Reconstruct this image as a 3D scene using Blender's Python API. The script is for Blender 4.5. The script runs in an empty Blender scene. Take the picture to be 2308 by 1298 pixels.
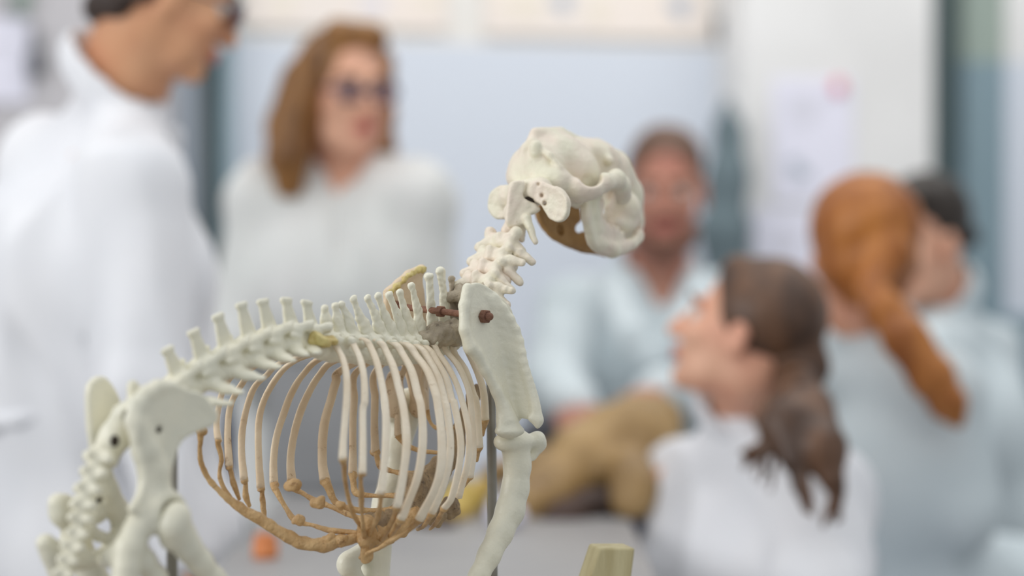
import bpy, math, random
import numpy as np
random.seed(4); np.random.seed(4)
SC = bpy.context.scene
COL = SC.collection
W, H = 2308, 1298
LENS = 85.0
F = W*LENS/36.0
PITCH = math.atan(89/F)
CAMZ = 1.23
# ------------------------------------------------------------------ camera
cam = bpy.data.cameras.new('camera'); cob = bpy.data.objects.new('camera', cam); COL.objects.link(cob)
cam.lens = LENS; cam.sensor_width = 36; cam.clip_start = .05; cam.clip_end = 60
cob.location = (0, 0, CAMZ); cob.rotation_euler = (math.pi/2-PITCH, 0, 0)
cam.dof.use_dof = True; cam.dof.focus_distance = 2.235; cam.dof.aperture_fstop = 1.95
SC.camera = cob
SC.view_settings.view_transform = 'Standard'; SC.view_settings.look = 'None'
SC.view_settings.exposure = -0.13; SC.view_settings.gamma = 1.0; SC.view_settings.use_curve_mapping = False
# ------------------------------------------------------------------ world and daylight
wd = bpy.data.worlds.new('daylight'); SC.world = wd; wd.use_nodes = True
wd.node_tree.nodes['Background'].inputs[0].default_value = (.93, .965, 1.0, 1)
wd.node_tree.nodes['Background'].inputs[1].default_value = .56
def area(name, loc, target, size, power, color):
    d = bpy.data.lights.new(name, 'AREA'); d.shape = 'RECTANGLE'; d.size, d.size_y = size; d.energy = power; d.color = color
    o = bpy.data.objects.new(name, d); COL.objects.link(o); o.location = loc
    import mathutils
    v = mathutils.Vector(target)-mathutils.Vector(loc); o.rotation_euler = v.to_track_quat('-Z', 'Y').to_euler()
    return o
area('window_daylight', (-3.6, 1.0, 2.3), (0, 3.4, 1.1), (3.2, 1.8), 92, (1, .985, .97))
area('ceiling_daylight', (.6, 3.4, 3.3), (.4, 3.9, 0), (4.0, 3.0), 44, (1.0, .985, .96))
area('room_daylight', (2.0, -1.2, 2.6), (.2, 3.5, 1.0), (3.0, 1.6), 16, (1, .98, .95))
area('wall_fill_light', (.6, 5.2, 3.2), (.5, 6.5, 1.5), (4.0, .5), 36, (1, .97, .93))  # added unseen fill lamp that brightens the back wall

# ------------------------------------------------------------------ camera maths: a pixel and a depth give a place
CAM = np.array([0, 0, CAMZ])
def ray(px, py):
    x = (px-W/2)/F; y = (H/2-py)/F
    return np.array([x, math.cos(PITCH)+y*math.sin(PITCH), -math.sin(PITCH)+y*math.cos(PITCH)])
def P(px, py, D): return CAM+ray(px, py)*D
def onp(px, py, p0, n):
    r = ray(px, py); return CAM+r*(np.dot(p0-CAM, n)/np.dot(r, n))
def depth(p): return p[1]*math.cos(PITCH)-(p[2]-CAMZ)*math.sin(PITCH)
def unit(v): v = np.asarray(v, float); return v/(np.linalg.norm(v)+1e-12)
V = lambda *a: np.array(a, float)
def Z(s, ox, oy): return lambda *L: [(x/s+ox, y/s+oy) for x, y in L]
z1 = Z(2.95, 1000, 260); z2 = Z(2.95, 700, 580); z3 = Z(3.605, 340, 640); z4 = Z(2.606, 60, 800)
z5 = Z(2.607, 420, 800); z6 = Z(2.963, 720, 860); z7 = Z(2.964, 1000, 860)

# ------------------------------------------------------------------ materials
def lin(c): return tuple(((x/255)/12.92 if x/255 <= .04045 else ((x/255+.055)/1.055)**2.4) for x in c)+(1,)
def mat(name, c1, c2=None, scale=8, rough=.55, bump=0, bscale=40, c3=None, c3scale=60, c3amt=.62, stretch=None, sss=0, metal=0, spec=.5, coat=0):
    m = bpy.data.materials.new(name); m.use_nodes = True; nt = m.node_tree; b = nt.nodes['Principled BSDF']
    b.inputs['Roughness'].default_value = rough; b.inputs['Metallic'].default_value = metal
    b.inputs['Specular IOR Level'].default_value = spec; b.inputs['Coat Weight'].default_value = coat
    b.inputs['Base Color'].default_value = lin(c1)
    tc = nt.nodes.new('ShaderNodeTexCoord'); mp = nt.nodes.new('ShaderNodeMapping')
    nt.links.new(tc.outputs['Object'], mp.inputs[0])
    if stretch: mp.inputs['Scale'].default_value = stretch
    out = None
    if c2:
        n = nt.nodes.new('ShaderNodeTexNoise'); n.inputs['Scale'].default_value = scale; n.inputs['Detail'].default_value = 5
        nt.links.new(mp.outputs[0], n.inputs['Vector'])
        r = nt.nodes.new('ShaderNodeValToRGB'); r.color_ramp.elements[0].position = .35; r.color_ramp.elements[1].position = .65
        r.color_ramp.elements[0].color = lin(c1); r.color_ramp.elements[1].color = lin(c2)
        nt.links.new(n.outputs['Fac'], r.inputs[0]); out = r.outputs[0]
    if c3:
        n = nt.nodes.new('ShaderNodeTexNoise'); n.inputs['Scale'].default_value = c3scale; n.inputs['Detail'].default_value = 6; n.inputs['Roughness'].default_value = .7
        nt.links.new(mp.outputs[0], n.inputs['Vector'])
        r = nt.nodes.new('ShaderNodeMapRange'); r.inputs[1].default_value = c3amt; r.inputs[2].default_value = c3amt+.1
        nt.links.new(n.outputs['Fac'], r.inputs[0])
        mx = nt.nodes.new('ShaderNodeMix'); mx.data_type = 'RGBA'; mx.inputs[7].default_value = lin(c3)
        nt.links.new(r.outputs[0], mx.inputs[0])
        if out: nt.links.new(out, mx.inputs[6])
        else: mx.inputs[6].default_value = lin(c1)
        out = mx.outputs[2]
    if out: nt.links.new(out, b.inputs['Base Color'])
    if bump:
        n = nt.nodes.new('ShaderNodeTexNoise'); n.inputs['Scale'].default_value = bscale; n.inputs['Detail'].default_value = 6
        nt.links.new(mp.outputs[0], n.inputs['Vector'])
        bp = nt.nodes.new('ShaderNodeBump'); bp.inputs['Strength'].default_value = bump; bp.inputs['Distance'].default_value = .002
        nt.links.new(n.outputs['Fac'], bp.inputs['Height']); nt.links.new(bp.outputs[0], b.inputs['Normal'])
    return m
M = {}
M['bone'] = mat('pale_bone', (236, 232, 211), (226, 224, 206), 30, .36, .35, 220, (196, 178, 138), 90, .66)
M['skullbone'] = mat('skull_bone', (232, 228, 205), (234, 220, 203), 35, .42, .5, 200, (188, 170, 130), 70, .64)
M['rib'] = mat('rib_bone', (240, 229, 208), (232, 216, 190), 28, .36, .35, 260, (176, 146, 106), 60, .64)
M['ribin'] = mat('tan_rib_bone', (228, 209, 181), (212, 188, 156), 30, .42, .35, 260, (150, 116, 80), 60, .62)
M['cart'] = mat('dried_cartilage', (214, 180, 130), (188, 150, 100), 60, .38, 1.0, 260, (146, 106, 66), 110, .6)
M['sternum'] = mat('rough_sternum', (170, 146, 112), (140, 120, 96), 80, .7, 1.0, 300, (92, 76, 60), 120, .58)
M['jawin'] = mat('amber_bone', (172, 136, 86), (150, 114, 68), 40, .4, .4, 160, (116, 80, 44), 60, .62)  # browner amber bone colour, used on the left mandible
M['dirty'] = mat('greyed_bone', (190, 178, 156), (160, 148, 130), 70, .6, .9, 260, (104, 92, 80), 120, .6)
M['yellow'] = mat('yellow_glue', (216, 202, 136), (196, 172, 104), 60, .35, .9, 240)
M['holeshade'] = mat('hole_shade', (52, 42, 34), rough=.9)  # dark colour painted as the shade inside bone openings
M['rust'] = mat('rusty_steel', (120, 84, 68), (144, 104, 84), 120, .7, 1, 300, metal=.3)
M['steel'] = mat('dull_steel', (150, 146, 136), (128, 124, 114), 30, .45, .1, 90, metal=.55)
M['coat'] = mat('white_cotton', (238, 239, 243), (231, 233, 238), 6, .85, .3, 300)
M['coat3'] = mat('shaded_white_cotton', (224, 225, 224), (216, 219, 217), 6, .9, .3, 300)  # white coat cotton, greyed in colour for weaker light on the woman
M['coat2'] = mat('dimmed_white_cotton', (212, 222, 226), (204, 216, 221), 6, .85, .3, 300)  # same white cotton, dimmer right-hand light put into its colour
M['skin'] = mat('fair_skin', (226, 176, 148), (216, 156, 130), 14, .5, .1, 200)
M['skin2'] = mat('warm_skin', (222, 168, 128), (208, 148, 112), 12, .5, .1, 200)
M['skin3'] = mat('ruddy_skin', (190, 136, 114), (184, 122, 104), 12, .5, .1, 200)
M['lip'] = mat('lips', (190, 104, 96), rough=.4)
M['eyew'] = mat('eye_white', (220, 216, 210), rough=.2); M['iris'] = mat('iris', (60, 48, 40), rough=.2)
def hair(n, a, b_): return mat(n, a, b_, 30, .45, .8, 60, stretch=(1, 1, .12))
M['hairlm'] = hair('brown_black_hair', (62, 44, 34), (44, 32, 26))
M['hairw'] = hair('light_brown_hair', (150, 104, 50), (104, 68, 34))
M['hairb'] = hair('dark_brown_hair', (110, 78, 56), (66, 46, 34))
M['hairr'] = hair('copper_hair', (186, 118, 52), (142, 80, 30))
M['hairk'] = hair('black_brown_hair', (48, 36, 26), (30, 24, 20))
M['hairs'] = hair('short_brown_hair', (104, 72, 52), (84, 56, 42))
M['beard'] = hair('brown_beard', (110, 70, 50), (90, 56, 42))
M['glass'] = mat('dark_frame', (66, 62, 84), rough=.3)
M['lens'] = mat('tinted_lens', (168, 134, 132), rough=.1)
M['trouser'] = mat('navy_cloth', (34, 48, 84), (26, 38, 70), 20, .9); M['shoe'] = mat('black_shoe', (30, 30, 32), rough=.5)
M['specimen'] = mat('tan_specimen', (178, 146, 96), (142, 114, 74), 10, .5, .6, 60, (104, 74, 46), 14, .6)
M['yellowm'] = mat('ochre_model', (206, 184, 96), (186, 152, 78), 12, .5)
M['darkbrown'] = mat('dark_brown_mass', (72, 50, 40), (52, 38, 32), 14, .6)
M['tabletop'] = mat('grey_tabletop', (160, 159, 158), (150, 149, 150), 3, .5)
M['cab'] = mat('grey_painted_steel', (168, 170, 172), (160, 162, 165), 3, .45)
M['leg'] = mat('table_leg_metal', (120, 122, 126), rough=.4, metal=.6)
M['wood'] = mat('pale_wood', (196, 186, 146), (178, 166, 124), 14, .6, .4, 80, (150, 120, 70), 22, .62, stretch=(6, 6, 1))
M['board'] = mat('oak_board', (176, 146, 104), (156, 124, 84), 8, .5, stretch=(1, 8, 1))
M['orange'] = mat('orange_plastic', (214, 132, 78), rough=.5)
M['navy'] = mat('navy_cotton', (18, 38, 76), (14, 30, 62), 10, .9)
M['floor'] = mat('grey_linoleum', (150, 150, 150), (138, 140, 142), 4, .5)
M['paper'] = mat('white_paper', (226, 226, 240), rough=.8); M['poster'] = mat('cream_paper', (236, 224, 214), (230, 222, 216), 3, .8)
M['ink'] = mat('grey_ink', (176, 184, 196), rough=.8); M['ink2'] = mat('faint_ink', (214, 214, 226), rough=.8)
M['ochreink'] = mat('faint_ochre_ink', (228, 220, 206), rough=.8)
M['red'] = mat('red_magnet', (222, 110, 130), rough=.5)
M['darkgrey'] = mat('dark_grey_plastic', (96, 98, 104), rough=.5)
M['teal'] = mat('teal_paint', (128, 150, 160), rough=.6); M['tealdark'] = mat('dark_teal_paint', (88, 104, 106), rough=.6)
M['tealtop'] = mat('sage_paint', (150, 164, 156), rough=.6); M['greytrim'] = mat('grey_paint', (134, 142, 152), rough=.6)
M['plaster'] = mat('white_plaster', (226, 226, 226), (216, 216, 216), 3, .8)
M['greywall'] = mat('grey_plaster', (190, 188, 192), rough=.8)
M['jacket'] = mat('teal_grey_cloth', (104, 120, 126), (92, 106, 112), 8, .9)
M['bluepanel'] = mat('pale_blue_paint', (204, 211, 222), rough=.6)
def wallpaint(z):
    m = bpy.data.materials.new('two_tone_wall_paint'); m.use_nodes = True; nt = m.node_tree; b = nt.nodes['Principled BSDF']
    b.inputs['Roughness'].default_value = .7
    tc = nt.nodes.new('ShaderNodeTexCoord'); sp = nt.nodes.new('ShaderNodeSeparateXYZ'); nt.links.new(tc.outputs['Object'], sp.inputs[0])
    mt = nt.nodes.new('ShaderNodeMath'); mt.operation = 'GREATER_THAN'; mt.inputs[1].default_value = z; nt.links.new(sp.outputs[2], mt.inputs[0])
    mx = nt.nodes.new('ShaderNodeMix'); mx.data_type = 'RGBA'; mx.inputs[6].default_value = lin((208, 215, 226)); mx.inputs[7].default_value = lin((226, 224, 220))
    nt.links.new(mt.outputs[0], mx.inputs[0]); nt.links.new(mx.outputs[2], b.inputs['Base Color']); return m

# ------------------------------------------------------------------ implicit sculpting (smooth unions meshed with surface nets)
class Sculpt:
    def __init__(s, k=.003): s.k = k; s.pr = []
    def add(s, fn, lo, hi, sub=False, k=None): s.pr.append((fn, np.array(lo), np.array(hi), sub, s.k if k is None else k)); return s
    def cap(s, a, b, ra, rb=None, flat=None, ff=1., sub=False, k=None):
        a = np.asarray(a, float); b = np.asarray(b, float); rb = ra if rb is None else rb; d = b-a; L = max(d.dot(d), 1e-12); R = max(ra, rb)
        n = unit(flat) if flat is not None else None
        def fn(X, Y, Zz):
            x, y, z = X-a[0], Y-a[1], Zz-a[2]
            t = np.clip((x*d[0]+y*d[1]+z*d[2])/L, 0, 1)
            x = x-t*d[0]; y = y-t*d[1]; z = z-t*d[2]
            q = x*x+y*y+z*z
            if n is not None: q = q+(x*n[0]+y*n[1]+z*n[2])**2*(ff*ff-1)
            return (np.sqrt(q)-(ra+(rb-ra)*t))/(1 if n is None else 1+.25*(ff-1))
        return s.add(fn, np.minimum(a, b)-R, np.maximum(a, b)+R, sub, k)
    def chain(s, pts, rs, **kw):
        for i in range(len(pts)-1):
            r0 = rs[i] if hasattr(rs, '__len__') else rs; r1 = rs[i+1] if hasattr(rs, '__len__') else rs
            s.cap(pts[i], pts[i+1], r0, r1, **kw)
        return s
    def ell(s, c, r, ax=None, sub=False, k=None):
        c = np.asarray(c, float); A = np.eye(3) if ax is None else np.array([unit(v) for v in ax]); R = max(r)
        def fn(X, Y, Zz):
            x, y, z = X-c[0], Y-c[1], Zz-c[2]
            u = [(A[i][0]*x+A[i][1]*y+A[i][2]*z) for i in range(3)]
            k0 = np.sqrt(sum((u[i]/r[i])**2 for i in range(3))); k1 = np.sqrt(sum((u[i]/r[i]**2)**2 for i in range(3)))+1e-9
            return k0*(k0-1)/k1
        return s.add(fn, c-R, c+R, sub, k)
    def plate(s, pts, t, curve=0., cdir=None, edge=0., sub=False, k=None, nrm=None, smooth=True):
        Q = np.array(pts, float)
        if smooth and len(Q) > 5:
            E = np.vstack([Q[-1], Q, Q[0], Q[1]]); o_ = []
            for i in range(len(Q)):
                a, b, c_, d_ = E[i:i+4]
                for w_ in (0, .33, .67): o_.append(.5*((2*b)+(-a+c_)*w_+(2*a-5*b+4*c_-d_)*w_*w_+(-a+3*b-3*c_+d_)*w_**3))
            Q = np.array(o_)
        c = Q.mean(0)
        if nrm is None: nrm = np.linalg.svd(Q-c)[2][2]
        n = unit(nrm); u = unit(np.cross(n, V(0, 0, 1) if abs(n[2]) < .9 else V(1, 0, 0))); v = np.cross(n, u)
        q2 = np.stack([(Q-c)@u, (Q-c)@v], 1)
        cd = None if cdir is None else np.array([np.dot(cdir, u), np.dot(cdir, v)])
        def fn(X, Y, Zz):
            x, y, z = X-c[0], Y-c[1], Zz-c[2]
            a = x*u[0]+y*u[1]+z*u[2]; b = x*v[0]+y*v[1]+z*v[2]; h = x*n[0]+y*n[1]+z*n[2]
            if cd is not None: h = h-curve*(a*cd[0]+b*cd[1])**2
            d = np.full(a.shape, 1e9, dtype=np.float32); ins = np.zeros(a.shape, bool)
            for i in range(len(q2)):
                p, q = q2[i], q2[(i+1) % len(q2)]; e = q-p
                wx, wy = a-p[0], b-p[1]; tt = np.clip((wx*e[0]+wy*e[1])/(e.dot(e)+1e-12), 0, 1)
                d = np.minimum(d, (wx-e[0]*tt)**2+(wy-e[1]*tt)**2)
                c1 = (b >= p[1]) & (b < q[1]) & (e[0]*wy < e[1]*wx); c2 = (b < p[1]) & (b >= q[1]) & (e[0]*wy > e[1]*wx)
                ins ^= (c1 | c2)
            d = np.sqrt(d); d2 = np.where(ins, -d, d)
            hh = np.abs(h)-t/2-edge*np.exp(-np.maximum(-d2, 0)/.004)
            ra = t*.45; ax = np.maximum(d2+ra, 0); bx = np.maximum(hh+ra, 0)
            return np.sqrt(ax*ax+bx*bx)+np.minimum(np.maximum(d2+ra, hh+ra), 0)-ra
        e = t/2+edge+abs(curve)*.003
        return s.add(fn, Q.min(0)-e-.004, Q.max(0)+e+.004, sub, k)
    def build(s, vox, rough=0., rs=1.):
        lo = np.min([p[1] for p in s.pr if not p[3]], 0)-vox*3; hi = np.max([p[2] for p in s.pr if not p[3]], 0)+vox*3
        n = np.ceil((hi-lo)/vox).astype(int)+1
        if n.prod() > 1.2e7: raise Exception('grid %s %s %s' % (n, lo, hi))
        ax = [(lo[i]+vox*np.arange(n[i])).astype(np.float32) for i in range(3)]
        G = np.full(n, .05, np.float32)
        for fn, a, b, sub, k in s.pr:
            m = max(k*1.5, vox*2.5)
            i0 = np.maximum(((a-m-lo)/vox).astype(int), 0); i1 = np.minimum(np.ceil((b+m-lo)/vox).astype(int)+1, n)
            if (i1 <= i0).any(): continue
            sl = tuple(slice(i0[j], i1[j]) for j in range(3))
            X, Y, Zz = np.meshgrid(ax[0][sl[0]], ax[1][sl[1]], ax[2][sl[2]], indexing='ij')
            d = fn(X, Y, Zz).astype(np.float32); g = G[sl]
            if sub:
                d = -d; h = np.clip(.5-.5*(g-d)/k, 0, 1); G[sl] = g*(1-h)+d*h+k*h*(1-h)
            else:
                h = np.clip(.5+.5*(g-d)/k, 0, 1); G[sl] = g*(1-h)+d*h-k*h*(1-h)
        return nets(G, lo, vox)
def nets(G, lo, vox):
    S = G < 0
    C = np.zeros(tuple(np.array(G.shape)-1), np.uint8)
    for i in (0, 1):
        for j in (0, 1):
            for k in (0, 1):
                C += S[i:G.shape[0]-1+i, j:G.shape[1]-1+j, k:G.shape[2]-1+k]
    act = (C > 0) & (C < 8); idx = np.argwhere(act)
    acc = np.zeros((len(idx), 3)); cnt = np.zeros(len(idx))
    for axis in range(3):
        o1, o2 = [x for x in range(3) if x != axis]
        for p in (0, 1):
            for q in (0, 1):
                off = np.zeros(3, int); off[o1] = p; off[o2] = q
                A = idx+off; B = A.copy(); B[:, axis] += 1
                ga = G[A[:, 0], A[:, 1], A[:, 2]]; gb = G[B[:, 0], B[:, 1], B[:, 2]]
                m = (ga < 0) != (gb < 0); t = ga[m]/(ga[m]-gb[m]+1e-20)
                pos = A[m].astype(float); pos[:, axis] += t
                acc[m] += pos; cnt[m] += 1
    verts = acc/np.maximum(cnt, 1)[:, None]*vox+lo
    num = np.full(act.shape, -1, np.int64); num[act] = np.arange(len(idx))
    faces = []
    for axis in range(3):
        o1, o2 = (axis+1) % 3, (axis+2) % 3
        a = [slice(None)]*3; b = [slice(None)]*3; a[axis] = slice(0, -1); b[axis] = slice(1, None)
        D = S[tuple(a)] != S[tuple(b)]
        e = np.argwhere(D)
        ok = (e[:, o1] > 0) & (e[:, o2] > 0) & (e[:, o1] < act.shape[o1]) & (e[:, o2] < act.shape[o2]) & (e[:, axis] < act.shape[axis]); e = e[ok]
        flip = S[tuple(e.T)]
        q = []
        for (d1, d2) in ((0, 0), (-1, 0), (-1, -1), (0, -1)):
            c = e.copy(); c[:, o1] += d1; c[:, o2] += d2; q.append(num[c[:, 0], c[:, 1], c[:, 2]])
        q = np.stack(q, 1); q[~flip] = q[~flip][:, ::-1]; faces.append(q)
    return verts, np.concatenate(faces)
def meshobj(name, verts, faces, m, parent=None, smooth=True, origin=None):
    o0 = np.array(origin if origin is not None else (parent.location if parent else (0, 0, 0)), float)
    if parent is not None and parent.parent is not None: o0 = np.array(parent.parent.location)
    me = bpy.data.meshes.new(name)
    verts = np.asarray(verts, float)-o0
    if isinstance(faces, np.ndarray):
        me.vertices.add(len(verts)); me.vertices.foreach_set('co', verts.astype(np.float32).ravel())
        me.loops.add(faces.size); me.loops.foreach_set('vertex_index', faces.ravel().astype(np.int32))
        me.polygons.add(len(faces)); me.polygons.foreach_set('loop_start', np.arange(0, faces.size, 4, dtype=np.int32))
        me.polygons.foreach_set('loop_total', np.full(len(faces), 4, np.int32)); me.update(calc_edges=True); me.validate()
    else: me.from_pydata([tuple(v) for v in verts], [], faces)
    me.polygons.foreach_set('use_smooth', np.full(len(me.polygons), smooth)); me.update()
    me.materials.append(m)
    o = bpy.data.objects.new(name, me); COL.objects.link(o)
    if parent is not None: o.parent = parent
    elif origin is not None: o.location = origin
    return o
def relax(v, f, it=1):
    for _ in range(it):
        s = np.zeros_like(v); c = np.zeros(len(v))
        for i in range(4):
            for j in (1, 3):
                np.add.at(s, f[:, i], v[f[:, (i+j) % 4]]); np.add.at(c, f[:, i], 1)
        v = v*.4+.6*s/np.maximum(c, 1)[:, None]
    return v
def normals(v, f):
    n = np.cross(v[f[:, 2]]-v[f[:, 0]], v[f[:, 3]]-v[f[:, 1]]); N = np.zeros_like(v)
    for i in range(4): np.add.at(N, f[:, i], n)
    return N/(np.linalg.norm(N, axis=1)[:, None]+1e-12)
def noise3(v, fr, seed=0, n=10):
    r = np.random.RandomState(seed); out = np.zeros(len(v))
    for i in range(n):
        k = r.randn(3)*np.array(fr); out += np.sin(v@k+r.rand()*6.28)
    return out/math.sqrt(n)
def sculpted(name, S, vox, m, parent=None, it=2, rough=0, fr=400, seed=1, origin=None, folds=None):
    v, f = S.build(vox); v = relax(v, f, it)
    if rough or folds is not None:
        N = normals(v, f)
        if rough: v = v+N*(noise3(v, (fr, fr, fr), seed)*rough)[:, None]
        if folds is not None:
            amp, fh, fz = folds
            w = noise3(v, (fh, fh, fz), seed+5, 8); w = 1-np.abs(w)*1.3
            v = v+N*(w*amp)[:, None]+N*(noise3(v, (fh*.4, fh*.4, fh*.3), seed+9, 8)*amp)[:, None]
    return meshobj(name, v, f, m, parent, origin=origin)
def spline(pts, n):
    pts = np.array(pts, float)
    if len(pts) == 2: return pts[0]+(pts[1]-pts[0])*np.linspace(0, 1, n)[:, None]
    E = np.vstack([2*pts[0]-pts[1], pts, 2*pts[-1]-pts[-2]]); out = []; m = len(pts)-1
    for u in np.linspace(0, m-1e-6, n):
        i = int(u); t = u-i; a, b, c, d = E[i:i+4]
        out.append(.5*((2*b)+(-a+c)*t+(2*a-5*b+4*c-d)*t*t+(-a+3*b-3*c+d)*t**3))
    return np.array(out)
def tube(name, pts, rmaj, rmin, major, m, parent=None, n=40, seg=14, rough=0., seed=1, fr=300, origin=None):
    c = spline(pts, n); cw = spline([[x, y, 0] for x, y in zip(rmaj, rmin)], n) if hasattr(rmaj, '__len__') else np.tile([rmaj, rmin, 0], (n, 1))
    T = np.gradient(c, axis=0); T /= np.linalg.norm(T, axis=1)[:, None]
    vs = []; major = unit(major)
    for i in range(n):
        A = unit(major-T[i]*np.dot(major, T[i])); B = np.cross(T[i], A)
        for j in range(seg):
            th = 2*math.pi*j/seg; vs.append(c[i]+A*cw[i][0]*math.cos(th)+B*cw[i][1]*math.sin(th))
    vs = np.array(vs)
    if rough:
        C = np.repeat(c, seg, 0); vs = C+(vs-C)*(1+noise3(vs, (fr, fr, fr), seed)*rough)[:, None]
    fs = [[i*seg+j, i*seg+(j+1) % seg, (i+1)*seg+(j+1) % seg, (i+1)*seg+j] for i in range(n-1) for j in range(seg)]
    nv = len(vs); vs = np.vstack([vs, c[0]-T[0]*cw[0][1]*.6, c[-1]+T[-1]*cw[-1][1]*.6])
    fs += [[(j+1) % seg, j, nv] for j in range(seg)]+[[(n-1)*seg+j, (n-1)*seg+(j+1) % seg, nv+1] for j in range(seg)]
    return meshobj(name, vs, fs, m, parent, origin=origin)
def boxv(c, sx, sy, sz, ax=(1, 0, 0), ay=(0, 1, 0), az=(0, 0, 1)):
    c = np.array(c, float); ax, ay, az = [np.array(q, float) for q in (ax, ay, az)]
    return [c+ax*sx/2*i+ay*sy/2*j+az*sz/2*k for i in (-1, 1) for j in (-1, 1) for k in (-1, 1)]
BF = [[0, 1, 3, 2], [4, 6, 7, 5], [0, 4, 5, 1], [2, 3, 7, 6], [0, 2, 6, 4], [1, 5, 7, 3]]
def box(name, c, sx, sy, sz, m, parent=None, origin=None, bev=0, **kw):
    o = meshobj(name, boxv(c, sx, sy, sz, **kw), BF, m, parent, smooth=False, origin=origin)
    if bev:
        b = o.modifiers.new('bevel', 'BEVEL'); b.width = bev; b.segments = 3
    return o
def empty(name, loc, label, cat, group=None):
    o = bpy.data.objects.new(name, None); COL.objects.link(o); o.location = tuple(loc); o.empty_display_size = .05
    o['label'] = label; o['category'] = cat
    if group: o['group'] = group
    return o
def tag(o, label, cat, group=None):
    o['label'] = label; o['category'] = cat
    if group: o['group'] = group
    return o
def struct(o): o['kind'] = 'structure'; return o

# ------------------------------------------------------------------ the room
WANG = math.radians(13)
WU = V(math.cos(WANG), math.sin(WANG), 0); WN = V(math.sin(WANG), -math.cos(WANG), 0)       # along the back wall, and out of it
W0 = P(900, 600, 6.3)
def onw(px, py, off=0.): return onp(px, py, W0+WN*off, WN)
struct(box('floor', (0, 3.6, -.05), 8, 10, .1, M['floor']))
zb = onw(1150, 100)[2]
c = W0.copy(); c[2] = 1.45
c = c+WU*.3
struct(box('wall_back', c-WN*.06, 3.9, .12, 3.1, wallpaint(zb-1.45+1.45), ax=WU, ay=WN))
def slab(name, x0, x1, z0, z1, off, thick, m):
    a = onw(x0, 600, off); b = onw(x1, 600, off); mid = (a+b)/2; mid[2] = (z0+z1)/2
    return box(name, mid-WN*thick/2, np.linalg.norm((b-a)[:2]), thick, z1-z0, m, ax=WU, ay=WN)
struct(slab('wall_left', -700, 398, 0, 3, .10, .1, M['greywall']))
struct(slab('trim_1', 398, 452, 0, 3, .13, .13, M['greytrim']))
struct(slab('trim_2', 452, 498, 0, 3, .05, .05, M['tealdark']))
struct(slab('trim_3', 498, 528, 0, 3, .09, .09, M['teal']))
struct(slab('wall_pillar', 1672, 2100, 0, 3, .22, .22, M['plaster']))
struct(slab('trim_4', 2100, 2172, 0, 3, .02, .02, M['tealdark']))
z5b = onw(2220, 138, .08)[2]
struct(slab('trim_5', 2172, 2268, 0, z5b, .08, .08, M['teal']))
struct(slab('trim_6', 2172, 2268, z5b, 3, .08, .08, M['tealtop']))
struct(slab('wall_right', 2268, 2900, 0, z5b, .10, .1, M['bluepanel']))
struct(slab('wall_right_upper', 2268, 2900, z5b, 3, .10, .1, M['plaster']))

struct(slab('trim_7', 2236, 2900, 0, onw(2290, 712, .12)[2], .12, .1, M['teal']))
def sheet(name, x0, y0, x1, y1, off, m, label, cat, marks=(), th=.004, group=None):
    a = onw(x0, y0, off); b = onw(x1, y1, off); a2 = onw((x0+x1)/2, y0, off); b2 = onw((x0+x1)/2, y1, off)
    mid = (a2+b2)/2; w = abs(np.dot(b-a, WU)); h = a2[2]-b2[2]
    root = empty(name, mid, label, cat, group)
    box('paper_sheet', mid, w, th, h, m, root, ax=WU, ay=WN)
    for (nm, mx, my, rx, ry, mm) in marks:
        cc = onw(mx, my, off+.004); sx = rx*cc[1]/F; sy = ry*cc[1]/F
        vs = [cc]; fs = []; vs2 = []
        N = 20; rr = [1+.18*math.sin(3*t*2*math.pi/N+mx) for t in range(N)]
        for t in range(N):
            th_ = 2*math.pi*t/N; vs2.append(cc+WU*sx*math.cos(th_)*rr[t]+V(0, 0, 1)*sy*math.sin(th_)*rr[t])
        vs2 = vs2+[v-WN*.002 for v in vs2]
        fs = [list(range(N))]+[[i, (i+1) % N, N+(i+1) % N, N+i] for i in range(N)]+[list(range(N, 2*N))]
        meshobj(nm, vs2, fs, mm, root, smooth=False)
    return root
sheet('wall_poster', 545, -260, 1012, 66, .012, M['poster'], 'wide cream poster on the wall above the woman with glasses', 'poster',
      [('printed_figure', 640, 10, 26, 18, M['ochreink']), ('printed_figure', 840, 8, 34, 14, M['ink2']), ('printed_figure', 965, 0, 30, 16, M['ochreink'])])
sheet('wall_poster', 1095, -260, 1602, 84, .012, M['poster'], 'wide cream poster with grey figures on the wall left of the white pillar', 'poster',
      [('printed_figure', 1268, 4, 22, 22, M['ink']), ('printed_figure', 1532, 14, 24, 26, M['ink']), ('printed_figure', 1180, 14, 50, 20, M['ochreink']), ('printed_figure', 1350, 24, 26, 24, M['ochreink'])])
sheet('pinned_drawing', 1742, 176, 1922, 456, .226, M['paper'], 'pale sheet with a small grey drawing pinned on the white pillar', 'paper',
      [('printed_figure', 1806, 392, 24, 16, M['ink']), ('printed_figure', 1790, 370, 16, 14, M['ink']), ('printed_text', 1810, 240, 45, 40, M['ink2'])])
sheet('notice_sheet', 1700, 470, 1890, 740, .226, M['paper'], 'pale notice sheet low on the white pillar behind the brunette', 'paper',
      [('printed_text', 1768, 540, 30, 34, M['ink2'])])
sheet('notice_sheet', -60, 40, 66, 230, .106, M['paper'], 'lavender notice sheet on the grey wall at the far left edge', 'paper', [('printed_text', 10, 100, 40, 12, M['ink2'])])
cc = onw(1890, 196, .234)
S = Sculpt(.01); S.ell(cc, (.017, .01, .022), (WU, WN, (0, 0, 1))); tag(sculpted('red_magnet', S, .003, M['red'], origin=cc), 'small round red magnet on the sheet pinned to the pillar', 'magnet')
cc = onw(480, 88, .15); S = Sculpt(.01); S.cap(cc+V(.006, 0, .014), cc-V(.006, 0, .014), .026, flat=WN, ff=1.6)
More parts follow.
